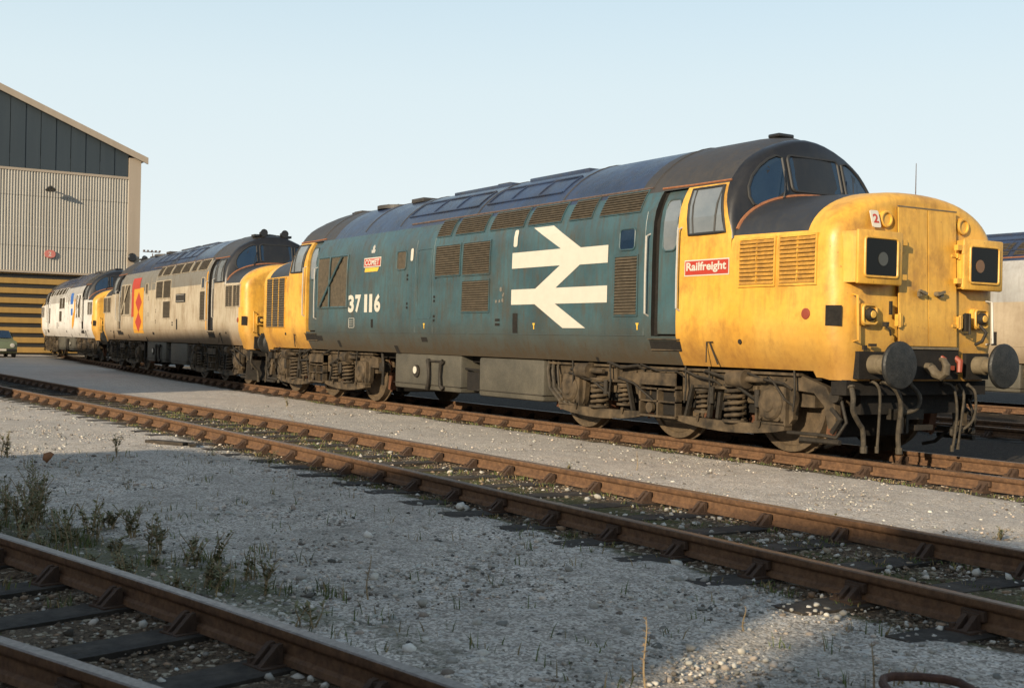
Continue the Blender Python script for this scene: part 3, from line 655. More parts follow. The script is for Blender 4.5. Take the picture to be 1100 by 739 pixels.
        if front or not lv.get('tallrear'):
            for a,b in ((-2.0,-1.44),(-1.34,-.80)): 
                louvre(g_,a,b,1.94,2.46,s,.047,.025); louvre(g_,(a+b)/2-.006,(a+b)/2+.006,1.94,2.46,s,.3,.004,(2,2,2))
            B(g_,'nose_louvre',[lv['noselouvre'],'dark',lv['nose'] if lv['nose']==lv['side'] or lv.get('nose_yellow_x',-9)<-3 else lv['side']],fixn=False)
        else:
            for k in range(3): louvre(g_,-2.27+k*.37+.30,-2.27+k*.37+.64,1.42,2.50,s,.05,.015)
            B(g_,'nose_louvre',['louvre','dark',lv['nose']],fixn=False)
        # small lifting brackets low on the nose side
        g_=MB(); g_.tube([(-2.52,s*(wid(1.3)+.01),1.26),(-2.50,s*(wid(1.2)+.03),1.20),(-2.44,s*(wid(1.05)+.04),1.0)],.01,6); g_.tube([(-2.58,s*(wid(1.3)+.01),1.02),(-2.58,s*(wid(1.3)+.01),1.27),(-2.47,s*(wid(1.3)+.01),1.27)],.008,6); g_.lathe((-2.0,s*(wid(1.28)),1.28),(0,s,0),[(-.01,.03),(.012,.03),(.012,0)],12); g_.each('lifting_bracket','bogied',root,T=T)

def bogie(root,cx,lv,sgn=1,detail=True):
    """three-axle bogie; cx list of axle x; sgn=1 outer end towards +x"""
    mid=(cx[0]+cx[2])/2; X=lambda d: mid+sgn*d          # d: distance from pivot towards the outer end
    mb=MB()
    for s in (-1,1):
        y0,y1=s*1.02,s*1.10
        top=[(-2.72,.66),(-2.72,.84),(-2.3,.92),(2.45,.92),(2.86,.80),(3.0,.60),(3.02,.34),(2.90,.34),(2.84,.58),(2.68,.72),(2.40,.74),(2.36,.40),(2.28,.32),(1.82,.32),(1.76,.42),(1.72,.70),(.62,.72),(.50,.52),(-.50,.52),(-.62,.72),(-1.72,.70),(-1.76,.42),(-1.82,.32),(-2.28,.32),(-2.36,.42),(-2.40,.66)]
        mb.prism([(X(a),b) for a,b in top],lambda a,b,d:(a,d,b),y0,y1)
        mb.box(X(-2.6),X(2.5),s*1.0,s*1.16,.905,.935); mb.box(X(-1.70),X(-.64),s*1.09,s*1.15,.70,.735); mb.box(X(.64),X(1.70),s*1.09,s*1.15,.70,.735)
        for d in np.arange(-2.4,2.5,.31): mb.cyl((X(d),s*1.09,.86),(X(d),s*1.125,.86),.016,n=6)
        for d in (-.95,-.2,.3,1.05): mb.box(X(d)-.012,X(d)+.012,s*1.09,s*1.14,.56 if abs(d)<.5 else .72,.90)
    mb.box(X(-2.5),X(2.6),-1.0,1.0,.55,.80); 
    fr=mb.build('bogie',['bogie'],root,smooth=30)
    for a_,b_ in ((-2.7,-1.35),(-.75,.75),(1.35,2.6)):
        g_=MB(); g_.bbox(X(a_),X(b_),-.62,.62,.20,.56,.06); g_.build('shade_mass','dark',fr)  # dark blocks added between the wheels to blacken the underside
    for x in cx:
        for s in (-1,1):
            w_=MB(); w_.lathe((x,s*.70,.57),(0,s,0),[(0,.60),(.028,.60),(.032,.575),(.14,.566),(.14,.50),(.115,.485),(.10,.30),(.13,.16),(.20,.14),(.20,.0)],40); wh=w_.build('wheel','wheel',fr,smooth=28)
        a_=MB(); a_.cyl((x,-.7,.57),(x,.7,.57),.1,n=14); a_.build('axle','bogied',fr)
    for s in (-1,1):
        Bf=lambda mb_,n_,m_,**k: mb_.build(n_,m_,fr,**k)
        for i,d in enumerate((-2.055,2.055,0)):
            g_=MB(); yb=s*1.10; 
            if d:
                g_.bbox(X(d)-.21,X(d)+.21,s*1.0,s*1.15,.36,.78,.03); g_.lathe((X(d),yb,.57),(0,s,0),[(0,.19),(.06,.19),(.09,.165),(.10,.10),(.115,.09),(.115,0)],22)
                g_.cbox((X(d)-.235,s*1.13,.55),(.03,.06,.42)); g_.cbox((X(d)+.235,s*1.13,.55),(.03,.06,.42)); g_.box(X(d)-.26,X(d)+.26,s*1.06,s*1.17,.325,.355)
                for q in (-.15,.15): g_.cyl((X(d)+q,s*1.15,.40),(X(d)+q,s*1.18,.40),.022,n=6)
            else:
                g_.bbox(X(d)-.2,X(d)+.2,s*1.0,s*1.1,.40,.72,.03)
            Bf(g_,'axle_box','bogie')
        g_=MB(); g_.box(X(-2.25),X(2.25),s*.93,s*.955,.43,.93); Bf(g_,'shade_plate','dark')  # black sheet added as the shade between the springs
        # coil springs
        for d,rd,z0,z1,tn in ((-1.38,.125,.36,.72,5),(-.80,.085,.42,.66,4),(.82,.085,.42,.66,4),(1.40,.125,.34,.74,5.5)):
            g_=MB(); n_=int(tn*12); pts=[(X(d)+rd*math.cos(2*PI*k/12),s*1.10+rd*.9*math.sin(2*PI*k/12),z0+(z1-z0)*k/n_) for k in range(n_+1)]
            g_.tube(pts,.023 if rd>.1 else .018,7); g_.cyl((X(d),s*1.10,z0-.03),(X(d),s*1.10,z0),rd+.03,n=16); g_.cyl((X(d),s*1.10,z1),(X(d),s*1.10,z1+.025),rd+.025,n=16)
            g_.cyl((X(d),s*1.10,z0),(X(d),s*1.10,z1),rd*.45,n=10); Bf(g_,'coil_spring','bogie')
        # equaliser beams (curved, deeper in the middle)
        for a,b in ((-2.3,-.35),(.35,2.3)):
            g_=MB(); ts=np.linspace(0,1,15); up=[(X(a+(b-a)*t),.335-.015*math.sin(PI*t)) for t in ts]; lo=[(X(a+(b-a)*t),.275-.085*math.sin(PI*t)**.8) for t in ts[::-1]]
            g_.prism(up+lo,lambda p,q,d_:(p,d_,q),s*1.05,s*1.17)
            for q in (.22,.78): 
                xx=X(a+(b-a)*q); g_.tube([(xx,s*1.11,.33),(xx+.03,s*1.19,.30),(xx+.05,s*1.2,.36)],.022,6)
            Bf(g_,'equaliser_beam','bogie')
        for d in (-1.55,1.62):
            g_=MB(); g_.lathe((X(d)-.22,s*1.20,.84),(1,0,0),[(0,.07),(.01,.10),(.26,.105),(.28,.115),(.31,.115),(.315,.04),(.60,.032),(.60,0)],18); g_.box(X(d)-.15,X(d)+.1,s*1.0,s*1.2,.90,.94); Bf(g_,'brake_cylinder','bogie')
        if detail:
            g_=MB(); x0,x1=X(-.35),X(.42)
            if x0>x1:x0,x1=x1,x0
            yb=s*1.21
            g_.box(x0,x0+.03,s*1.12,yb,.30,.86); g_.box(x1-.03,x1,s*1.12,yb,.30,.86); g_.box(x0+.03,x1-.03,s*1.10,s*1.12,.32,.66,1)
            g_.box(x0,x1,s*1.10,yb+s*.02,.285,.31); g_.box(x0,x1,s*1.12,yb,.48,.50); g_.box(x0,x1,s*1.12,yb,.64,.66); g_.box(x0+.05,x1,s*1.12,yb+s*.02,.70,.86); g_.box((x0+x1)/2-.015,(x0+x1)/2+.015,s*1.12,yb,.30,.66); g_.cyl((x0+.2,s*1.15,.4),(x0+.2,s*1.2,.4),.07,n=12)
            Bf(g_,'sand_box',['bogie','dark'])
            g_=MB()
            for i in range(9):
                a=random.uniform(-2.3,2.3); b=a+random.uniform(.35,1.0); z=random.uniform(.74,.98); z2=z-random.uniform(.0,.28)
                g_.tube([(X(a),s*1.13,z),(X(a+.1),s*1.2,z+.02),(X((a+b)/2),s*1.21,z-.05),(X(b-.05),s*1.2,z2),(X(b),s*1.13,z2-.06)],random.choice((.012,.016,.02)),6)
            for d in (-1.95,-1.05,.55,1.0,2.45):
                g_.tube([(X(d),s*1.18,1.0),(X(d+.03),s*1.19,.7),(X(d-.02),s*1.17,.5)],.013,6)
            for d in (-1.15,1.05,1.85): g_.cyl((X(d),s*1.17,.52),(X(d),s*1.17,.72),.035,n=10); 
            for d in (1.0,1.16): g_.cbox((X(d),s*1.14,.50),(.05,.05,.32),Matrix.Rotation(R(8),3,'Y'))
            for d in (-.62,.60): g_.cbox((X(d),s*1.14,.52),(.04,.05,.44),Matrix.Rotation(R(18*(1 if d>0 else -1)*sgn),3,'Y'))
            g_.each('brake_rod','bogied',fr)
            g_=MB(); 
            for d in (-2.75,-1.45,-.62,.62,1.45,2.72): g_.cbox((X(d),s*.80,.42),(.09,.12,.34),Matrix.Rotation(R(10),3,'Y')); g_.tube([(X(d),s*.82,.22),(X(d),s*.82,.62),(X(d)+.05,s*.9,.85)],.02,6); Bf(g_,'brake_block','brakeb'); g_=MB()
        # guard iron / sand pipe at the outer end
        g_=MB(); g_.tube([(X(2.9),s*1.0,.55),(X(2.95),s*.95,.35),(X(2.75),s*.86,.14),(X(2.6),s*.82,.10)],.022,7); g_.tube([(X(2.35),s*1.16,.26),(X(2.85),s*1.18,.27),(X(3.05),s*1.12,.25),(X(3.15),s*1.08,.42),(X(3.05),s*1.06,.66)],.02,7); g_.tube([(X(2.55),s*1.16,.20),(X(3.1),s*1.12,.20)],.03,7)
        g_.tube([(X(2.95),s*1.1,.56),(X(3.10),s*1.12,.45),(X(2.98),s*1.12,.30)],.03,7); g_.lathe((X(3.02),s*1.08,.70),(0,s,0),[(0,.07),(.06,.07),(.06,.03),(.065,0)],14); Bf(g_,'guard_iron','bogied')
        # bolster spring cluster shadowed underneath
        g_=MB(); g_.box(X(-2.95),X(-2.72),s*.95,s*1.08,.60,.76); g_.tube([(X(-2.9),s*1.1,.95),(X(-3.0),s*1.12,.7),(X(-2.9),s*1.08,.35)],.03,7); g_.each('bracket','bogied',fr)
    return fr

def locomotive(loc,rz,label,lv,name='diesel_locomotive'):
    root=empty(name,loc,rz); tag(root,label,'locomotive','diesel locomotives standing in the yard')
    flip=lv.get('flip')
    XM=(lambda x:LEN-x) if flip else (lambda x:x)
    idn=lambda v:v
    rot=lambda v:(LEN-v[0],-v[1],v[2])
    # body shell
    def sec(x,rec=False,shr=0.,front=0):
        half=[]
        for i,z in enumerate(ZL):
            w_=wid(z)
            if rec and 5<=i<=15: w_-=.10
            px=x
            if front:
                fx=-2.17 if z<=2.57 else (-2.17-.25*(z-2.57)/.64 if z<3.21 else -2.42); px=fx if front==1 else LEN-fx
            zz=z-max(0,(z-3.5))*shr
            half.append((px,w_,zz))
        return full_ring(half)
    xs=[(0,False,.20,1),(-2.55,False,.10,0),(-2.75,False,.03,0),(-3.0,False,0,0),(-3.17,False,0,0),(-3.17,True,0,0),(-3.67,True,0,0),(-3.67,False,0,0)]
    rs=[sec(*a) for a in xs]; rs+= [sec(x) for x in np.linspace(-4.2,LEN+4.2,18)]
    rs+=[sec(LEN-a[0] if a[3]==0 else 0,a[1],a[2],2 if a[3] else 0) for a in xs[::-1]]
    cyx=lv.get('cab_x',-3.17)
    def mf(c):
        x=c.x
        front=x>-9.4; xe=x if front else LEN-x
        if c.z>3.24: return 2 if xe<-3.95 else 3
        if -3.66<xe<-3.18 and abs(c.y)<wid(c.z)-.08: return 5
        if xe>-3.18: return 1 if c.z<2.57 else 4
        if -3.69<xe<-3.66 and c.z>1.34 and abs(c.y)<wid(c.z)-.01: return 5
        if c.z>lv.get('band_z',9): return 6
        return 0
    mb=MB(); loft(mb,rs,mf); body=mb.build('body',[lv['side'],lv['cabside'],lv['roofm'],lv['cabroofm'],lv['cabtop'],'dark',lv.get('band',lv['side'])],root,merge=True,smooth=38)
    cab_end(LEN,root,idn,{},lv,True); cab_end(LEN,root,rot,{},lv,False)
    # roof seams, gutters, hatch frames
    def hoop(mb,x,z0=3.28,rad=.014,lift=.006,mi=0,zmax=3.92):
        pts=[(x,-(wid(z)),z+lift) for z in [q for q in (3.28,3.4,3.5,3.6,3.7,3.8,3.87,3.905) if z0<=q<=zmax]]
        if zmax>3.9: pts+=[(x,0,3.92+lift)]+[(x,-p[1],p[2]) for p in pts[::-1]]
        mb.tube(pts,rad,6,mi)
    g_=MB()
    for x in (-3.97,-6.1,-8.6,-11.4,-12.9,-14.9): hoop(g_,XM(x),3.28,.012,.001)
    g_.each('roof_seam','cabroof',root)
    g_=MB()
    for s in (-1,1): g_.tube([(XM(x),s*(wid(3.285)+.006),3.285) for x in (-3.95,-6,-8,-10.9)],.017,6)
    g_.build('gutter',lv.get('gutter','gutter'),root)
    g_=MB()
    for s in (-1,1):
        for z in (3.45,3.72):
            g_.tube([(XM(x),s*(wid(z)+.01),z+.008) for x in (-6.3,-8.5)],.016,6)
            g_.tube([(XM(x),s*(wid(z)+.01),z+.008) for x in (-8.8,-11.3)],.016,6)
        for x in (-6.3,-7.0,-7.8,-8.5,-8.8,-9.6,-10.4,-11.3):
            g_.tube([(XM(x),s*wid(z),z+.008) for z in (3.45,3.5,3.6,3.72)],.014,6)
    g_.bbox(XM(-6.6),XM(-8.3),-.30,.30,3.80,3.918,.015); g_.bbox(XM(-8.9),XM(-10.9),-.28,.28,3.80,3.922,.015)
    g_.build('roof_hatch',lv['roofm'],root)
    g_=MB(); g_.bbox(XM(-9.1),XM(-9.5),-.2,.2,3.90,3.955,.015); g_.bbox(XM(-11.9),XM(-12.4),-.4,.4,3.84,3.925,.015); g_.bbox(XM(-15.0),XM(-15.4),-.25,.25,3.86,3.93,.015); g_.each('roof_ventilator','cabroof',root)
    g_=MB(); g_.lathe((XM(-13.6),0,3.88),(0,0,1),[(-.05,.5),(.02,.5),(.03,.45),(.025,0)],36); 
    for k in range(7): g_.cbox((XM(-13.6),-.39+k*.13,3.905),(.75 if 0<k<6 else .4,.02,.02))
    g_.build('radiator_fan','cabroof',root)
    for s in ((-1,1) if lv.get('full') else (-1,)):
        def L(name,x0,x1,z0,z1,**k):
            a,b=sorted((XM(x0),XM(x1))); g=MB(); louvre(g,a,b,z0,z1,s,**k); return g.build(name,[lv['louvre'],'dark',lv.get('louvreframe',lv['side'])],root,fixn=False)
        # cantrail grilles with ribs between
        cz=lv.get('cant_z',(2.97,3.255))
        for x0,x1 in ((-9.62,-9.14),(-8.98,-8.05),(-7.86,-6.88),(-6.74,-5.86),(-5.64,-5.10),(-4.90,-4.0)): L('cantrail_grille',x0,x1,*cz,step=.034,frame=.012)
        L('bodyside_grille',-9.56,-8.73,2.30,2.80,step=.036); L('bodyside_grille',-8.62,-7.77,2.29,2.80,step=.036); L('bodyside_grille',-8.62,-7.77,1.69,2.18,step=.036)
        L('bodyside_grille',-4.45,-3.97,1.61,2.38,step=.04)
        # radiator shutters with diagonal bar
        a,b=sorted((XM(-14.64),XM(-13.20))); g=MB(); side_poly(g,rect(a,b,1.82,2.83),s,.003,1)
        n=11
        for k in range(n):
            xx=a+(k+.5)*(b-a)/n
            zs=[1.84,2.3,2.6,2.81]
            for p,q in zip(zs,zs[1:]): g.add([(xx-.05,s*(wid(p)+.022),p),(xx+.045,s*(wid(p)+.006),p),(xx+.045,s*(wid(q)+.006),q),(xx-.05,s*(wid(q)+.022),q)],[(0,1,2,3)],0)
        frame_path(g,rect(a,b,1.82,2.83),s,.022,.008,2); mx=(a+b)/2-.1
        g.tube([(mx,s*(wid(z)+.03),z) for z in (1.82,2.3,2.6,2.83)],.022,6,2)
        g.tube([(mx-.45+t*1.05,s*(wid(1.84+t*.97)+.045),1.84+t*.97) for t in (0,.3,.6,.8,1)],.026,6,2)
        g.build('radiator_shutter',['louvre','dark',lv.get('louvreframe',lv['side'])],root,fixn=False)
        # windows and plates
        def win(name,x0,x1,z0,z1,mat='glass',rim='rubber',r_=.05):
            a,b=sorted((XM(x0),XM(x1))); pn=rrect(a,b,z0,z1,r_); g=MB(); side_poly(g,pn,s,.006); o=g.build(name,mat,root,smooth=0,fixn=False)
            g=MB(); frame_path(g,pn,s,.014,.006); g.build('frame',rim,o); return o
        win('side_window',-4.37,-4.04,2.47,2.75,'glassdark',lv['side']); win('side_window',-11.05,-10.69,2.46,2.79,'louvre',lv['side'],.06)
        # door outline, small recessed footholds and catches
        g=MB(); a,b=sorted((XM(-10.24),XM(-9.72))); frame_path(g,rrect(a,b,1.59,2.78,.03),s,.008,.001); g.build('service_door',lv['side'],root)
        g=MB()
        for x,z,h_,w2 in ((-12.05,1.50,.16,.09),(-6.98,1.50,.30,.14),(-13.7,1.10,.13,.12),(-11.2,1.03,.14,.14),(-3.42,1.2,.01,.01),(-14.6,1.2,.10,.25),(-7.5,1.55,.04,.14),(-7.5,1.48,.04,.14),(-9.55,2.28,.05,.05),(-10.62,2.35,.04,.06),(-10.62,2.28,.04,.06),(-10.62,1.85,.04,.06),(-10.62,1.78,.04,.06),(-9.6,1.95,.04,.06),(-9.6,1.88,.04,.06),(-9.6,1.62,.04,.06),(-9.6,1.55,.04,.06),(-10.0,1.22,.08,.22),(-5.0,1.0,.06,.06)):
            x=XM(x); side_poly(g,rect(x-w2/2,x+w2/2,z-h_/2,z+h_/2),s,.005)
        g.each('foothold','dark',root,fixn=False)
        # seam along the lower body
        g=MB()
        for a,b in ((-3.8,-8.4),(-8.5,-14.7)): g.tube([(XM(a),s*(wid(1.335)+.002),1.335),(XM(b),s*(wid(1.335)+.002),1.335)],.006,6)
        for x in (-9.66,-10.32,-3.83): g.tube([(XM(x),s*(wid(z)+.0),z) for z in (1.34,2.3,2.6,2.8,2.95)],.005,5)
        g.build('panel_seam',lv['side'],root)
    # underframe between the bogies
    for nm,x0,x1,z0,z1,mt in (('battery_box',-11.40,-8.93,.34,.99,'tank'),('fuel_tank',-8.34,-6.42,.33,.96,'tank')):
        a,b=sorted((XM(x0),XM(x1))); g=MB(); g.bbox(a,b,-1.18,1.18,z0,z1,.05); o=g.build(nm,mt,root)
        if nm=='battery_box':
            for s in (-1,):
                g=MB(); x=XM(-10.5); g.lathe((x,s*1.18,.66),(0,s,0),[(0,.11),(.03,.11),(.03,.08),(.025,0)],20); q=g.build('gauge_rim','bogied',o)
                g=MB(); g.lathe((x-.03,s*1.21,.68),(0,s,0),[(0,.065),(.01,.065),(.01,0)],18); g.build('gauge_face','whitepaint',o)
                g=MB(); x=XM(-9.75)
                for d in (-.24,.20): g.tube([(x+d*1.25,s*1.20,.86),(x+d,s*1.23,.80),(x+d*.9,s*1.23,.60),(x+d,s*1.23,.44),(x+d*1.3,s*1.20,.38)],[.05,.035,.028,.035,.05],8)
                g.box(x-.3,x+.28,s*1.18,s*1.22,.84,.87); g.build('lifting_bracket','bogied',o)
        g=MB(); g.box(a-.01,b+.01,-1.195,1.195,z0+.09,z0+.10); g.build('tank_band','bogied',o)
    g=MB(); a,b=sorted((XM(-11.9),XM(-6.0))); g.box(a,b,-.6,.6,.42,.98); g.box(*sorted((XM(-8.85),XM(-8.45))),-1.1,1.1,.40,.70); g.tube([(XM(-8.9),-1.1,.75),(XM(-8.6),-1.12,.74),(XM(-8.38),-1.1,.74)],.02,7)
    g.box(-17.6,-.9,-.95,.95,.86,.965); g.build('underframe','dark',root)
    g=MB()
    for k in range(3): g.tube([(XM(-6.38+.12*k),-1.1,.97),(XM(-6.30+.13*k),-1.18,.80),(XM(-6.25+.12*k),-1.17,.55),(XM(-5.98+.12*k),-1.13,.33),(XM(-5.86+.12*k),-1.05,.24)],.028 if k<2 else .018,8)
    g.build('cable_conduit','hose',root)
    bogie(root,(-1.655,-3.71,-5.77),lv,1); bogie(root,(-12.93,-14.99,-17.045),lv,-1)
    return root

LVB=dict(side='blue',nose='yellow',nosetop='nosetop',cabside='yellow',cabtop='yellow',door='blue',roofm='roof',cabroofm='cabroof',surround='black',louvre='louvre',noselouvre='louvreyellow',boxes=True,sticker=True,tallrear=True)
blue=locomotive((0,0,0),0,'blue and yellow locomotive numbered 37 116 with large white double arrow, nearest the camera',LVB)
def blue_markings(root):
    em=[(-6.56,2.92),(-6.03,2.92),(-5.28,2.56),(-4.63,2.56),(-4.63,2.32),(-5.29,2.32),(-5.89,2.01),(-4.63,2.01),(-4.63,1.78),(-5.90,1.78),(-5.13,1.43),(-5.69,1.43),(-6.44,1.78),(-7.10,1.78),(-7.10,2.01),(-6.43,2.01),(-5.79,2.33),(-7.10,2.33),(-7.10,2.57),(-5.78,2.57)]
    g=MB(); side_poly(g,em,-1,.005); g.build('double_arrow_emblem','whitepaint',root,smooth=0,fixn=False)
    for ch,a,b in (('3',-13.13,-12.87),('7',-12.81,-12.55),('1',-12.40,-12.27),('1',-12.18,-12.05),('6',-11.96,-11.70)): text_on_side('running_number',ch,a,b,1.71,2.05,'whitepaint',root,.04,.005)
    g=MB(); side_poly(g,rect(-12.46,-11.72,2.555,2.735),-1,.008,1); side_poly(g,rect(-12.435,-11.745,2.575,2.715),-1,.012,0); p=g.build('nameplate',['red','whitepaint'],root,smooth=0,fixn=False)
    text_on_side('nameplate_lettering','COMET',-12.40,-11.78,2.59,2.70,'whitepaint',p,.03,.016)
    g=MB(); side_poly(g,[(-12.42,2.47),(-11.86,2.47),(-11.80,2.545),(-12.40,2.545)],-1,.006); g.build('yellow_plaque','goldmark',root,smooth=0,fixn=False)
    g=MB(); side_poly(g,[(-12.17,2.82),(-12.03,2.82),(-12.01,2.88),(-12.06,2.88),(-12.05,2.94),(-12.1,2.98),(-12.15,2.94),(-12.14,2.88),(-12.19,2.88)],-1,.006); g.build('crest','chrome',root,smooth=0,fixn=False)
    for x0,x1,z0,z1 in ((-10.52,-10.42,2.60,2.82),(-7.08,-6.97,2.66,2.92)):
        g=MB(); side_poly(g,rrect(x0,x1,z0,z1,.035),-1,.008); g.build('warning_plate','whitepaint',root,smooth=0,fixn=False)
    g=MB(); frame_path(g,rrect(-13.10,-12.85,1.42,1.60,.02),-1,.006,.004); 
    for z in (1.47,1.51,1.55): g.tube([(-13.06,-1.36,z),(-12.9,-1.36,z)],.005,5)
    g.build('data_panel','chrome',root)
    for x in (-6.45,-3.95,-9.95):
        g=MB(); side_poly(g,[(x-.035,1.50),(x+.035,1.50),(x+.012,1.46),(x+.012,1.41),(x-.012,1.41),(x-.012,1.46)],-1,.006); g.build('lifting_mark','goldmark',root,smooth=0,fixn=False)
    g=MB(); side_poly(g,rect(-3.01,-2.19,2.075,2.275),-1,.006,1); side_poly(g,rect(-2.995,-2.205,2.09,2.26),-1,.009,0); p=g.build('freight_sign',['red','whitepaint'],root,smooth=0,fixn=False)
    text_on_side('sign_lettering','Railfreight',-2.97,-2.235,2.11,2.245,'whitepaint',p,.03,.013)
    g=MB()
    for x,z,r_ in ((-7.42,2.02,.05),(-7.35,1.93,.03),(-7.55,1.84,.035),(-7.45,1.84,.03),(-7.36,1.85,.04),(-7.33,1.95,.03)):
        side_poly(g,[(x+r_*random.uniform(.6,1)*math.cos(a),z+r_*random.uniform(.6,1)*math.sin(a)) for a in np.arange(0,6.2,.8)],-1,.004)
    g.each('paint_chip','bandgrey',root,smooth=0,fixn=False)
blue_markings(blue)

LVG=dict(side='sidegrey',nose='yellow',nosetop='nosetop',cabside='sidegrey',cabtop='black',door='black',roofm='roof',cabroofm='cabroof',surround='black',louvre='louvre',noselouvre='louvre',band='bandgrey',band_z=2.6,louvreframe='sidegrey',nose_yellow_x=-.92,horns=True,plough=True)
grey=locomotive((-19.341,.238,0),-.0449,'grimy light grey locomotive with yellow nose and red and yellow diamond panel',LVG)
def grey_markings(root):
    g=MB(); side_poly(g,rect(-12.72,-11.30,1.22,2.68),-1,.005); g.build('yellow_panel','orange',root,smooth=0,fixn=False)
    g=MB(); side_poly(g,[(-13.02,1.75),(-12.70,1.75),(-12.70,2.66),(-11.85,2.66),(-11.85,3.02),(-13.02,3.02)],-1,.009)
    g.build('red_panel','red',root,smooth=0,fixn=False)
    for z in (2.22,1.58):
        g=MB(); side_poly(g,[(-11.98,z-.33),(-11.52,z),(-11.98,z+.33),(-12.44,z)],-1,.010); g.build('red_diamond_emblem','red',root,smooth=0,fixn=False)
    g=MB(); g.add([(x,-(wid(z)+o_),z) for x,z in rect(-7.05,-6.05,2.13,2.37) for o_ in (.0,.03)],[(1,3,5,7),(0,1,3,2),(2,3,5,4),(4,5,7,6),(6,7,1,0)],0); p=g.build('nameplate','black',root,smooth=0)
    g=MB(); 
    for z in (2.16,2.34): g.box(-7.0,-6.1,-1.385,-1.378,z-.006,z+.006)
    g.build('plate_edge','chrome',p)
    g=MB(); side_poly(g,rect(-3.88,-3.78,1.35,2.9),-1,.006); g.build('orange_stripe','orange',root,smooth=0,fixn=False)
    g=MB(); g.lathe((-.45,-.45,1.60),(1,0,0),[(-.02,.14),(.03,.14),(.04,.12),(.03,0)],24); o=g.build('headlight','black',root); g=MB(); g.lathe((-.42,-.45,1.60),(1,0,0),[(0,.10),(.02,.09),(.03,0)],20); g.build('lens','glass',o)
    g=MB(); g.tube([(-.5,-.75,1.5),(-.42,-.75,1.54),(-.42,-.75,2.3),(-.52,-.75,2.34)],.016,8); g.build('handrail','nosetop',root)
    g=MB(); g.tube([(-.5,-.1,2.75),(-.42,-.12,2.7),(-.42,-.14,2.0),(-.4,-.2,1.94)],.02,8); g.build('handrail','nosetop',root)
    g=MB(); g.prism(rrect(-.52,-.36,2.42,2.62,.02),lambda a,b,d:(d,a,b),-.53,-.50); g.build('sticker','whitepaint',root)
grey_markings(grey)
LVW=dict(side='white',nose='yellow',nosetop='nosetop',cabside='white',cabtop='black',door='black',roofm='roof',cabroofm='black',surround='black',louvre='louvre',noselouvre='louvre',band='palegrey',band_z=2.62,louvreframe='white',nose_yellow_x=-.95,flip=True)
white=locomotive((-41.80,1.84,0),-.0734,'nearly white locomotive with yellow nose and blue and yellow emblem, farthest in row',LVW)
def white_markings(root):
    xo=LEN+13.2+.25
    g=MB(); side_poly(g,rect(xo-2.1,xo-1.3,2.45,2.95),-1,.006); side_poly(g,rect(xo-1.9,xo-1.4,1.95,2.25),-1,.006); g.each('blue_emblem','bluemark',root,smooth=0,fixn=False)
    g=MB(); 
    side_poly(g,[(xo-1.5,1.3),(xo-.95,1.5),(xo-.55,2.1),(xo-.6,2.7),(xo-.95,2.6),(xo-.9,2.2),(xo-1.5,1.8)],-1,.007)
    g.build('yellow_emblem','orange',root,smooth=0,fixn=False)
white_markings(white)
LVF=dict(side='beige',nose='yellow',nosetop='nosetop',cabside='beige',cabtop='black',door='beige',roofm='roof',cabroofm='roof',surround='black',louvre='louvre',noselouvre='louvre',band='palegrey',band_z=2.35,louvreframe='roof',gutter='rustline',cant_z=(3.34,3.64))
locomotive((-1.5,13.35,0),0,'beige and grey locomotive on the far track, cut off by the right edge',LVF)
# window of headlamps etc. are inside their own locomotives

# ------------------------------------------------------------ depot shed
def corrug(name,c1,c2,axis=1,sc=3.2,rough=.6,streak=.4):
    m,nt,b=newmat(name); g=NB(nt); P=g.obj(); n=g.noise(g.mapping(P,(1,2.5,.15)),1.2,5,.6); n2=g.noise(P,.25,3,.5)
    col=g.mix(g.ramp(n,.4,.75,0,streak),c1,c2); col=g.mix(g.ramp(n2,.4,.7,0,.25),col,tuple(x*.7 for x in c1)); g.l(col,b.inputs['Base Color']); b.inputs['Roughness'].default_value=rough; return m
MT['shedwhite']=corrug('weathered_white_sheeting',(.37,.345,.30),(.19,.165,.13)); MT['shedgreen']=corrug('dark_green_sheeting',(.026,.038,.048),(.040,.052,.060)); MT['shedtrim']=corrug('concrete_trim',(.34,.28,.215),(.22,.17,.12),streak=.3)
MT['doorY']=corrug('door_yellow_bands',(.34,.20,.05),(.17,.10,.035)); MT['doorB']=flat('door_black',(.02,.018,.015),.6); MT['shedroof']=flat('asbestos_roof',(.22,.2,.18),.8)
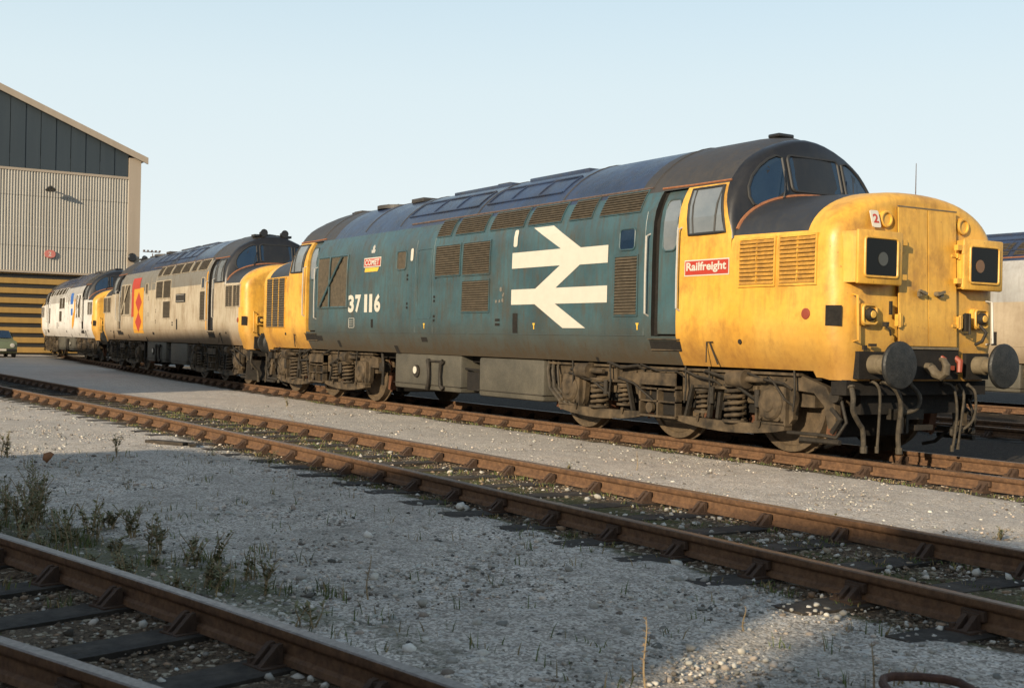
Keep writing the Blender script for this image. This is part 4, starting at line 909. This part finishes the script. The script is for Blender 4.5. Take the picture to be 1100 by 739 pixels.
def shed():
    root=empty('depot_shed',(-65,-6.5,0)); tag(root,'large depot shed with green gable, pale corrugated wall and yellow striped roller door','building')
    ox=-65; oy=-6.5; D=-58
    G=lambda mb,n_,m_,p=root,**k: mb.build(n_,m_,p,T=lambda v:(v[0]-ox,v[1]-oy,v[2]),**k) if p is root else mb.build(n_,m_,p,T=lambda v:(v[0]-ox,v[1]-oy,v[2]),**k)
    yR,yL=8.25,-21.25; zE=11.6; ridge=(-6.5,17.65); rz=lambda y: zE+(ridge[1]-zE)*(1-abs(y-ridge[0])/(yR-ridge[0]))
    yi,yj=7.55,-20.55
    # corrugated pale wall: wave in y
    mb=MB()
    def corr(y0,y1,z0f,z1f,x,amp,pitch,mi=0):
        n=int((y1-y0)/(pitch/4)); vs=[]
        for i in range(n+1):
            y=y0+(y1-y0)*i/n; xx=x+amp*(1 if (i%4) in (1,2) else -1); vs+=[(xx,y,z0f(y)),(xx,y,z1f(y))]
        mb.add(vs,[(2*i,2*i+2,2*i+3,2*i+1) for i in range(n)],mi)
    rows=(4.62,6.05,7.15,8.9,10.28)
    for k,(a,b) in enumerate(zip(rows,rows[1:])): corr(yj,yi,lambda y,a=a:a+.0,lambda y,b=b:b,ox+.02*(k%2)+.05,.025,.155)
    wl=G(mb,'wall','shedwhite',smooth=0,fixn=False)
    mb=MB(); n=34
    for i in range(n):
        y0=yj+(yi-yj)*i/n; y1=yj+(yi-yj)*(i+1)/n; mb.box(ox-.1,ox+.06-.03*(i%2),y0,y1-.025,10.42,11.2,0)
    for i in range(n):
        y0=yj+(yi-yj)*i/n; y1=yj+(yi-yj)*(i+1)/n-.025; xx=ox+.06-.03*(i%2); mb.add([(xx,y0,11.2),(xx,y1,11.2),(xx,y1,rz(y1)-.1),(xx,y0,rz(y0)-.1)],[(0,1,2,3)])
    mb.add([(ox-.02,yj,10.4),(ox-.02,yi,10.4),(ox-.02,yi,rz(yi)-.1),(ox-.02,ridge[0],ridge[1]-.1),(ox-.02,yj,rz(yj)-.1)],[(0,1,2,3,4)],1)
    G(mb,'gable_cladding',['shedgreen','dark'],smooth=0,fixn=False)
    mb=MB(); mb.box(ox-.15,ox+.12,yj,yi,10.28,10.42); mb.box(ox-.1,ox+.14,yj,yi,4.50,4.62); G(mb,'rail_trim','shedtrim')
    for a,b in ((yi,yR),(yL,yj)):
        mb=MB(); mb.box(ox-.6,ox+.16,a,b,-.2,rz(b if a>0 else a)-.05); G(mb,'corner_pillar','shedtrim')
    for s in (-1,1):
        ye=yR+.35 if s>0 else yL-.35; ze=rz(yR)-.4*.35*.98
        mb=MB(); v0=(ridge[0],ridge[1]); v1=(ye,zE-.14)
        nz=Vector((0,v1[0]-v0[0],v1[1]-v0[1])).normalized()
        mb.add([(x,yy,zz+h_) for x in (D+ox,ox+.35) for yy,zz in (v0,v1) for h_ in (0,.12)],[(0,1,3,2),(4,6,7,5),(0,4,5,1),(2,3,7,6),(1,5,7,3),(0,2,6,4)]); G(mb,'roof','shedroof',smooth=0)
        mb=MB(); mb.add([(x,yy,zz+h_) for x in (ox+.30,ox+.42) for yy,zz in (v0,v1) for h_ in (-.22,.16)],[(0,1,3,2),(4,6,7,5),(0,4,5,1),(2,3,7,6),(1,5,7,3),(0,2,6,4)]); G(mb,'bargeboard','shedtrim',smooth=0)
        mb=MB(); y=yR if s>0 else yL; mb.box(D+ox,ox-.6,y-.2*s,y-.05*s,-.2,zE-.2); G(mb,'side_wall','shedwhite')
    # roller door, horizontal yellow and black bands
    mb=MB(); k=0; z=-.15
    mb.box(ox-.35,ox-.12,-8,7.4,-.16,4.5,1)
    while z<4.4:
        mb.bbox(ox-.12,ox-.02,-8,7.4,z+.10,min(z+.42,4.48),.03,0); z+=.56
    mb.box(ox-.12,ox+.05,-8.2,-8,-.15,4.5,0); G(mb,'roller_door',['doorY','doorB'],smooth=0)
    mb=MB(); mb.box(ox-.3,ox-.05,yj,-8.2,-.2,4.5); G(mb,'lower_wall','shedwhite')
    return root
shed()
def shed_lamp(y,z,label,big):
    root=empty('wall_lamp',(-64.9,y,z)); tag(root,label,'lamp',None)
    mb=MB(); mb.tube([(0,0,0),(.35,0,.12),(.55,0,.02)],.035,8); mb.build('arm','black',root)
    mb=MB(); mb.lathe((.55,0,.05),(.3,0,-1),[(-.12,.06),(0,.20),(.12,.30 if big else .26),(.13,.0)],18); mb.build('lamp_shade','black',root)
shed_lamp(3.05,9.3,'dark lamp on a bracket high on the pale corrugated shed wall',True)
rt=empty('wall_lamp',(-64.8,7.75,5.65)); tag(rt,'round black lamp low on the concrete corner pillar of the shed','lamp')
mb=MB(); mb.lathe((.15,0,0),(1,0,0),[(-.3,.08),(0,.24),(.12,.27),(.2,.2),(.2,0)],20); mb.build('lamp_shade','black',rt); mb=MB(); mb.cyl((0,0,0),(-.1,0,0),.1); mb.build('mount','black',rt)
rt=empty('wall_sign',(-64.85,3.17,5.63)); tag(rt,'small red rounded sign with a white 2 on the shed wall above the striped door','sign')
mb=MB(); mb.prism(rrect(-.30,.30,-.22,.22,.2),lambda a,b,d:(d,a,b),0,.05); mb.build('sign_board',flat('faded_red_sign',(.50,.16,.13),.5),rt)
bm=text_mesh('2',-.08,.08,-.12,.12,.02)
for v in bm.verts: v.co=Vector((.055,v.co.x,v.co.z))
mb=MB(); mb.frombm(bm); mb.build('sign_numeral','whitepaint',rt,smooth=0)

# ------------------------------------------------------------ car beside the shed
def car():
    root=empty('parked_car',(-57,-.62,-.165),0); tag(root,'small green hatchback car parked by the shed, cut off by the left edge','car')
    MT['green']=flat('green_car_paint',(.12,.145,.085),.4,var=.3); 
    prof=[(0,.30),(-.02,.55),(-.10,.80),(-.9,.92),(-1.55,1.34),(-2.9,1.38),(-3.45,1.0),(-3.6,.85),(-3.62,.35),(-3.4,.22),(-.2,.22)]
    mb=MB(); rings=[]
    for y,k in ((-.78,.0),(-.76,.03),(-.66,.0),(.66,.0),(.76,.03),(.78,.0)):
        rings.append([(x-(0 if abs(y)<.7 else .03),y*(1-.13*max(0,z-.85)/.5),z-(.0 if abs(y)<.7 else .04 if z>.9 else 0)) for x,z in prof])
    loft(mb,rings,lambda c:0,(True,True)); body=mb.build('body','green',root,smooth=30)
    mb=MB(); mb.add([(-.93,-.66,.97),(-.93,.66,.97),(-1.50,.60,1.34),(-1.50,-.60,1.34)],[(0,1,2,3)]); mb.v=[(a+.03,b,c+.02) for a,b,c in mb.v]; mb.build('windscreen','glassdark',root,smooth=0)
    for s in (-1,1):
        mb=MB(); mb.add([(-1.2,s*.775,.98),(-1.65,s*.725,1.28),(-2.8,s*.722,1.30),(-3.2,s*.77,1.0)],[(0,1,2,3)]); mb.v=[(a,b+s*.012,c) for a,b,c in mb.v]; mb.build('side_window','glassdark',root,smooth=0)
        mb=MB(); mb.lathe((.01,s*.55,.62),(1,0,0),[(-.03,.11),(.02,.10),(.03,0)],16); mb.build('headlight','chrome',root)
        for x in (-.65,-2.95):
            mb=MB(); mb.lathe((x,s*.64,.28),(0,s,0),[(0,.28),(.16,.28),(.165,.17),(.14,0)],22); w_=mb.build('wheel','rubber',root); mb=MB(); mb.lathe((x,s*.79,.28),(0,s,0),[(0,.16),(.018,.15),(.02,0)],16); mb.build('rim','chrome',w_)
    mb=MB(); mb.bbox(-.04,.08,-.76,.76,.32,.46,.03); mb.build('bumper','rubber',root)
    mb=MB(); mb.box(.082,.09,-.25,.25,.34,.44); mb.build('number_plate','whitepaint',root)
car()

# ------------------------------------------------------------ far masts
rt=empty('antenna_mast',(-17.45,20,-.165)); tag(rt,'thin whip aerial rising behind the nose of the blue locomotive','antenna')
mb=MB(); mb.tube([(0,0,0),(0,0,4),(0,0,6.1),(0,0,7.27)],[.04,.03,.018,.010],6); mb.build('aerial','gutter',rt)
rt=empty('floodlight_tower',(-150,32.4,-.165)); tag(rt,'distant floodlight mast with a row of lamps above the grey locomotive','floodlight')
mb=MB(); mb.tube([(0,0,0),(0,0,11.6)],[.12,.07],8); mb.build('mast','gutter',rt); mb=MB(); mb.box(-.05,.05,-1.25,.95,11.75,11.85); mb.build('cross_arm','gutter',rt)
for k in range(5):
    mb=MB(); mb.bbox(-.15,.2,-1.2+k*.5,-1.0+k*.5,11.86,12.04,.03); mb.build('floodlight','gutter',rt)

# ------------------------------------------------------------ unseen buildings and panel, added and shaped to cast the yard shadows
def shadow_building(name,label,x0,x1,h0,h1,y1=-20.,depth=9):
    root=empty(name,(x0,y1,-.165)); tag(root,label,'building'); L_=x1-x0
    mb=MB(); mb.add([(0,0,0),(L_,0,0),(L_,-depth,0),(0,-depth,0),(0,0,h0),(L_,0,h1),(L_,-depth,h1),(0,-depth,h0)],[(0,3,2,1),(0,1,5,4),(1,2,6,5),(2,3,7,6),(3,0,4,7)]); mb.build('wall','brick',root,smooth=0)
    mb=MB(); mb.add([(-.0,.12,h0),(L_+.0,.12,h1),(L_,-depth-.1,h1),(0,-depth-.1,h0),(0,.12,h0+.14),(L_,.12,h1+.14),(L_,-depth-.1,h1+.14),(0,-depth-.1,h0+.14)],[(0,3,2,1),(4,5,6,7),(0,1,5,4),(1,2,6,5),(2,3,7,6),(3,0,4,7)]); mb.build('roof','shedroof',root,smooth=0)
    n=int(L_/3.4)
    for k in range(n):
        xx=(k+.5)*L_/n; mb=MB(); mb.box(xx-.7,xx+.7,.01,.05,1.2,2.5); wd=mb.build('window','glassdark',root,smooth=0)
        mb=MB(); mb.box(xx-.8,xx+.8,.0,.11,1.08,1.19); mb.box(xx-.03,xx+.03,.05,.08,1.2,2.5); mb.box(xx-.7,xx+.7,.05,.08,1.83,1.88); mb.build('frame','whitepaint',wd)
    mb=MB(); mb.box(.4,1.3,.01,.07,0,2.05); mb.build('door','doorB',root)
shadow_building('foreground_shadow_building','unseen low brick building with a row of windows, added to cast the foreground shadow',.4,10.42,4.75,5.75)  # added caster: its end and roofline shape the foreground shadow edge
shadow_building('right_shadow_building','unseen taller brick building, added to shade the ground right of the sunlit strip',14.96,34,9.0,9.0)  # added caster: its height keeps the right foreground shaded
shadow_building('left_shadow_building','unseen tall plain brick building, added to shade the ground at the far left',-46,-12.2,8.3,8.3)  # added caster for the shaded ground at the far left
rt=empty('shadow_panel',(10.42,-20.2,-.165)); tag(rt,'unseen deep panel added across the gap between two buildings to end the sunlit strip','shadow_blocker')  # added panel: blocks the sun above the gap so the strip ends
mb=MB(); mb.box(0,4.9,0,.2,5.2,6.2); mb.build('panel','shedroof',rt)

# ------------------------------------------------------------ stones, grass, weeds
ICO=None
def scatter_stones(name,P,sizes,cols,flat_=.65):
    bm=bmesh.new(); bmesh.ops.create_icosphere(bm,subdivisions=1,radius=1); bv=np.array([v.co[:] for v in bm.verts]); bf=np.array([[v.index for v in f_.verts] for f_ in bm.faces]); bm.free()
    n=len(P); nv=len(bv); V=bv[None]*(1+rng.uniform(-.36,.30,(n,nv,1))); 
    A=rng.uniform(-1,1,(n,3,3)); Q,_=np.linalg.qr(A); sc=rng.uniform(.65,1.3,(n,1,3)); V=np.einsum('nij,nkj->nki',Q,V*sc); V[:,:,2]*=flat_
    V=V*sizes[:,None,None]+P[:,None,:]; F=(bf[None]+(np.arange(n)*nv)[:,None,None]).reshape(-1,3)
    me=bpy.data.meshes.new(name); V=V.reshape(-1,3); me.vertices.add(len(V)); me.vertices.foreach_set('co',V.ravel()); me.loops.add(F.size); me.loops.foreach_set('vertex_index',F.ravel().astype(np.int32))
    me.polygons.add(len(F)); me.polygons.foreach_set('loop_start',np.arange(0,F.size,3)); me.polygons.foreach_set('loop_total',np.full(len(F),3)); me.update()
    ca=me.color_attributes.new('mask','FLOAT_COLOR','POINT'); c=np.concatenate([cols,np.ones((n,1))],1); ca.data.foreach_set('color',np.repeat(c,nv,0).ravel())
    me.materials.append(MT['stone']); o=bpy.data.objects.new(name,me); C.objects.link(o); return o
camv=np.array(CP[:2])
def inview(x,y,pad=1.06):
    q=np.stack([x-CP[0],y-CP[1],np.full_like(x,-1.4)],-1); d=q@np.array(f); a=q@np.array(rr)/d
    return (d>1.2)&(np.abs(a)<550/1314.65*pad)
def candidates(n,dmax):
    # uniform in image-ish distance so density falls with distance
    d=1.8+(dmax-1.8)*rng.random(n)**1.15; a=rng.uniform(-.46,.46,n); F2=np.array([f.x,f.y]); R2=np.array([rr.x,rr.y]); p=camv+np.outer(d,F2)+(d*a)[:,None]*R2; return p[:,0],p[:,1],d
def clump(x,y,s=1.): return np.array([noise.noise((a*s,b*s,11)) for a,b in zip(x,y)])
def stonesets():
    x,y,d=candidates(125000,24); a=np.array(t3f); yf=np.interp(x,a[:,0],a[:,1]); t2=ty(T2,x); dd,gg=ground_masks(x,y)
    between=(y>t2+.98)&(y<-1.0)                 # smooth fine gravel strip: few stones
    cl=clump(x,y,1.1); keep=rng.random(len(x))<np.where(between,.30,np.where(dd>.5,np.where(y<yf,.55,.75),.55+.6*cl)); keep&=(y<1.5)
    x,y,d,dd=x[keep],y[keep],d[keep],dd[keep]; n=len(x)
    s=rng.lognormal(math.log(.0066),.52,n); s=np.minimum(s,.030); s=np.where(dd>.5,s*1.15,s); z=-.168+.2*s+np.where(dd>.5,-.006,0)
    v=rng.beta(1.3,1.6,n)*.62+.06; warm=rng.uniform(.9,1.15,n); cols=np.stack([v*warm,v*.93,v*.80/warm**.5],-1); wh=rng.random(n)<.05; cols[wh]=np.array([.58,.55,.48])*rng.uniform(.8,1.15,(wh.sum(),1))
    dk=(dd>.5)&(rng.random(n)<.82); cols[dk]*=np.array([.46,.38,.30])
    o=scatter_stones('gravel_stones',np.stack([x,y,z],-1),s,cols); tag(o,'grey and white gravel stones strewn over the yard between the tracks','gravel',kind='stuff')
    # larger pale ballast lumps: right part of the middle track and beside it
    N=1500; x=rng.uniform(-9,6.4,N); off=np.where(rng.random(N)<.6,rng.uniform(-.7,.65,N),np.where(rng.random(N)<.75,rng.uniform(-1.35,-.85,N),rng.uniform(.82,1.05,N))); y=ty(T2,x)+off
    k=rng.random(N)<np.clip(.25+(x+2)/8,.12,.9)*np.clip(.6+1.4*clump(x,y,1.9),.1,1); x,y=x[k],y[k]; n=len(x); s=rng.lognormal(math.log(.017),.35,n)
    x2=rng.uniform(1.5,6.2,420); y2=rng.uniform(-9.2,-6.3,420); s2=rng.lognormal(math.log(.012),.42,420); x3=rng.uniform(-3,6,70); y3=np.interp(x3,[p[0] for p in t3f],[p[1] for p in t3f])+rng.uniform(-1.0,.5,70)
    x=np.r_[x,x2,x3]; y=np.r_[y,y2,y3]; s=np.r_[s,s2,rng.uniform(.012,.026,70)]; n=len(x); v=rng.uniform(.28,.62,n); cols=np.stack([v,v*.95,v*.83],-1)
    o=scatter_stones('ballast_stones',np.stack([x,y,-.165+.35*s],-1),s,cols,.8); tag(o,'larger pale ballast lumps lying in and beside the middle track','ballast',kind='stuff')
stonesets()
for x,y,s,lab in ((3.95,-8.68,.05,'largest white lump of stone on the gravel at the bottom centre'),(1.0,-7.5,.04,'white pebble alone on the shaded gravel left of centre')):
    o=scatter_stones('white_stone',np.array([[x,y,-.15]]),np.array([s]),np.array([[.7,.67,.6]]),.75); tag(o,lab,'stone')
o=scatter_stones('orange_brick_lump',np.array([[-4.86,-8.49,-.10]]),np.array([.065]),np.array([[.26,.12,.055]]),.8); tag(o,'orange brick lump among the weeds at the left edge','brick')
mb=MB(); mb.cbox((0,0,0),(.65,.14,.035),Matrix.Rotation(.5,3,'Z')); mb.cbox((.35,.2,.0),(.3,.08,.03),Matrix.Rotation(-.2,3,'Z')); o=mb.build('rotten_plank','wood'); o.location=(-6.6,-6.72,-.14); tag(o,'dark rotten plank lying by the middle track on the sunlit gravel','plank')

def blades(name,pts,hfn,colfn,w0=.004,lean=.5,label=None,cat='grass'):
    V=[];F=[];Cc=[]
    for x,y in pts:
        h=hfn(); a=random.uniform(0,2*PI); ln=random.uniform(.1,lean)*h; dx,dy=math.cos(a)*ln,math.sin(a)*ln; b=random.uniform(0,PI); wx,wy=math.cos(b)*w0*random.uniform(.7,1.5),math.sin(b)*w0
        z=-.172; o=len(V); V+=[(x-wx,y-wy,z),(x+wx,y+wy,z),(x+dx*.35+wx*.8,y+dy*.35+wy*.8,z+h*.55),(x+dx*.35-wx*.8,y+dy*.35-wy*.8,z+h*.55),(x+dx,y+dy,z+h)]
        F+=[(o,o+1,o+2,o+3),(o+3,o+2,o+4)]; c=colfn(); Cc+=[c]*5
    me=bpy.data.meshes.new(name); me.from_pydata(V,[],F); ca=me.color_attributes.new('mask','FLOAT_COLOR','POINT'); ca.data.foreach_set('color',[q for c in Cc for q in (*c,1)])
    me.materials.append(MT['plant']); o=bpy.data.objects.new(name,me); C.objects.link(o); tag(o,label,cat,kind='stuff'); return o
def gcol():
    if random.random()<.35: k=random.uniform(.7,1.3); return (.24*k,.18*k,.08*k)
    k=random.uniform(.5,1.2); return (.10*k,.135*k,.035*k)
def grass():
    pts=[]
    def patch(cx,cy,rx,ry,n):
        for _ in range(n): 
            a=random.gauss(0,.5); b=random.gauss(0,.5); pts.append((cx+a*rx,cy+b*ry))
    fx=[p[0] for p in t3f]; fy=[p[1] for p in t3f]
    for _ in range(70):
        x=random.uniform(-4.5,4.6); y=float(np.interp(x,fx,fy))+random.choice((.16,.3,.55,.8,1.1))*random.uniform(.7,1.3); patch(x,y,.14,.10,random.randint(14,60) if x<3 else random.randint(6,20))
    for _ in range(24):
        x=random.uniform(-1,6); y=float(np.interp(x,fx,fy))-random.uniform(.15,.9); patch(x,y,.10,.08,random.randint(10,30))
    for _ in range(120):
        x=random.uniform(-6,5.6); y=random.uniform(-8.9,-6.3); patch(x,y,.10,.07,random.randint(2,9))
    blades('grass_tufts',pts,lambda:random.uniform(.02,.10),gcol,.0035,.7,'sparse weedy grass tufts growing beside the nearest rail')
    pts=[]
    for _ in range(380):
        x=random.uniform(-16,6.5); o_=random.choice((-1.0,-.95,-.3,-.1,.2,.4,.55,.62,.95)); y=float(ty(T2,x))+o_+random.uniform(-.06,.06); patch(x,y,.12,.06,random.randint(6,26))
    blades('track_moss',pts,lambda:random.uniform(.012,.05),gcol,.004,.8,'low green weeds and moss growing in the dirt of the middle track')
    pts=[]
    for _ in range(130):
        x=random.uniform(-16,5); y=-1.0+random.uniform(-.08,.08); patch(x,y,.16,.04,random.randint(5,18))
    blades('verge_weeds',pts,lambda:random.uniform(.012,.045),gcol,.005,.8,'thin line of low weeds along the foot of the locomotive track')
grass()
MT['weedstem']=flat('weed_stem',(.26,.19,.10),.8); MT['weedleaf']=flat('weed_foliage',(.17,.165,.07),.75,var=.5,scale=30); MT['weedseed']=flat('dry_seed_heads',(.27,.19,.11),.85,var=.5,scale=30)
def weed(x,y,h,label,kind='stalk',group=None,n=1):
    """tall weed: stem(s) with small leaves and seed heads"""
    root=empty('weed_plant',(x,y,-.17),random.uniform(0,6)); tag(root,label,'weed','tall weeds growing in the gravel')
    st=MB(); lf=MB()
    for q in range(n):
        ax,ay=random.uniform(-.42,.42)*(.25 if n==1 else 1),random.uniform(-.42,.42)*(.25 if n==1 else 1); bx,by=(random.gauss(0,.025) if n>3 else 0),(random.gauss(0,.025) if n>3 else 0); hh=h*random.uniform(.6,1) if q else h
        pts=[(bx+ax*t*t*hh+.01*math.sin(5*t+q),by+ay*t*t*hh,hh*t) for t in np.linspace(0,1,8)]; st.tube(pts,[.005*(1-.6*t) for t in np.linspace(0,1,8)],5)
        m=int(hh*95)
        for k in range(m):
            t=random.uniform(.12,1); i=min(6,int(t*7)); p=Vector(pts[i]).lerp(Vector(pts[i+1]),t*7-i if t<1 else 0); a=random.uniform(0,2*PI); L_=random.uniform(.02,.06)*(1.25-t*.6) if kind!='stalk' else random.uniform(.008,.028)
            d=Vector((math.cos(a),math.sin(a),random.uniform(-.2,.9))).normalized(); sd=Vector((-math.sin(a),math.cos(a),random.uniform(-.3,.3)))*L_*.28
            lf.add([p,p+d*L_*.5+sd,p+d*L_,p+d*L_*.5-sd],[(0,1,2,3)])
        if kind=='branch':
            for k in range(4):
                t=random.uniform(.35,.85); i=int(t*7); p=Vector(pts[i]); a=random.uniform(0,2*PI); L_=hh*random.uniform(.15,.35); e=p+Vector((math.cos(a)*L_*.6,math.sin(a)*L_*.6,L_*.8)); mid=(p+e)/2+Vector((math.cos(a),math.sin(a),0))*.02
                st.tube([p,mid,e],[.003,.0025,.0015],4)
                for j in range(16):
                    pp=p.lerp(e,random.uniform(.2,1)); aa=random.uniform(0,6.28); l2=random.uniform(.008,.02); d=Vector((math.cos(aa),math.sin(aa),.5)); sd=Vector((-math.sin(aa),math.cos(aa),0))*l2*.35; lf.add([pp,pp+d*l2*.5+sd,pp+d*l2,pp+d*l2*.5-sd],[(0,1,2,3)])
    st.build('stem','weedstem',root,fixn=False); lf.build('foliage','weedleaf' if kind!='stalk' else 'weedseed',root,smooth=0,fixn=False)
    return root
random.seed(21)
for k_ in range(44):
    x=random.uniform(-3.0,2.6); y=float(np.interp(x,[p[0] for p in t3f],[p[1] for p in t3f]))+random.uniform(.15,1.15)
    weed(x,y,random.uniform(.16,.46)*(1 if x<.1 else .55),['brown seeding weed with small branches in the weed patch beside the nearest rail','green leafy weed without branches in the weed patch beside the nearest rail'][k_%2],'branch' if k_%2==0 else 'leaf',None,random.randint(3,7))
wd=[(-.75,-9.40,.46,'tall bushy weed at the left edge, tallest of the clump',5,'branch'),(-.35,-9.45,.36,'brown bushy weed just right of the tallest one at the left edge',4,'branch'),(.55,-9.45,.26,'leafy weed leaning over the nearest rail left of the bend in the clump',6,'leaf'),
 (.15,-9.2,.28,'dense leafy weed behind the nearest rail in the left clump',6,'leaf'),(1.0,-9.0,.24,'spindly weed with arching stems over the gravel, left of centre',4,'branch'),(1.5,-8.75,.22,'small spreading weed beside the nearest rail',5,'leaf'),(2.1,-8.75,.20,'low reddish weed tuft beside the nearest rail',5,'leaf'),
 (2.84,-8.36,.24,'single upright brown stalk standing in the shaded gravel left of centre',1,'stalk'),(4.93,-8.11,.30,'single tall dry stalk at the bottom centre of the gravel',1,'stalk'),(5.36,-7.27,.20,'short dry stalk beside the rusty iron hoop',1,'stalk'),(4.35,-7.05,.13,'small brown stalk near the foot of the middle track on the right',1,'stalk'),
 (-3.62,-6.49,.18,'thin weed by the middle track at the edge of the sunlight',2,'branch'),(-14.1,-2.2,.2,'thin dry stalk on the far gravel strip',2,'branch'),(-5.2,-7.7,.26,'small upright weed on the sunlit gravel at the left',3,'branch'),(-1.5,-4.1,.16,'little weed at the far rail of the middle track',2,'branch'),(2.2,-4.15,.15,'dark little weed against the far rail of the middle track',2,'leaf'),(3.0,-3.3,.10,'tiny green weed alone on the sunlit gravel strip',4,'leaf'),
 (-5.5,-8.8,.3,'bushy weed at the left edge beyond the gravel shadow line',5,'branch'),(3.3,-8.9,.14,'yellowish low weed near the nearest rail',5,'leaf'),(-8.9,-4.1,.2,'slim stalk standing by the far rail of the middle track',2,'stalk'),(-1.9,-2.9,.22,'pale slim stalk on the bright gravel strip',1,'stalk')]
for x,y,h,lab,n,k in wd: weed(x,y,h,lab,k,None,n)
# rusty iron hoop at the bottom right
rt=empty('iron_hoop',(5.55,-7.18,-.165)); tag(rt,'rusty bent iron bar forming a flat hoop on the ground at the bottom right','iron bar')
MT['ironrust']=grime('dark_rusty_iron',(.045,.02,.014),(.10,.045,.025),18,.7)
mb=MB(); dv=Vector((float(rr.x),float(rr.y),0)).normalized(); nv=Vector((-f.x,-f.y,0)).normalized()
pts=[dv*a+nv*b+Vector((0,0,c)) for a,b,c in ((-.17,.24,.02),(-.17,-.02,.06),(-.15,-.07,.065),(-.11,-.09,.07),(0,-.09,.07),(.10,-.08,.065),(.15,-.05,.06),(.18,.03,.05),(.2,.28,.02))]
mb.tube(pts,.018,10); mb.tube([dv*-.06+nv*.10+Vector((0,0,.03)),dv*.13+nv*.08+Vector((0,0,.03))],.016,8); mb.build('bent_bar','ironrust',rt)
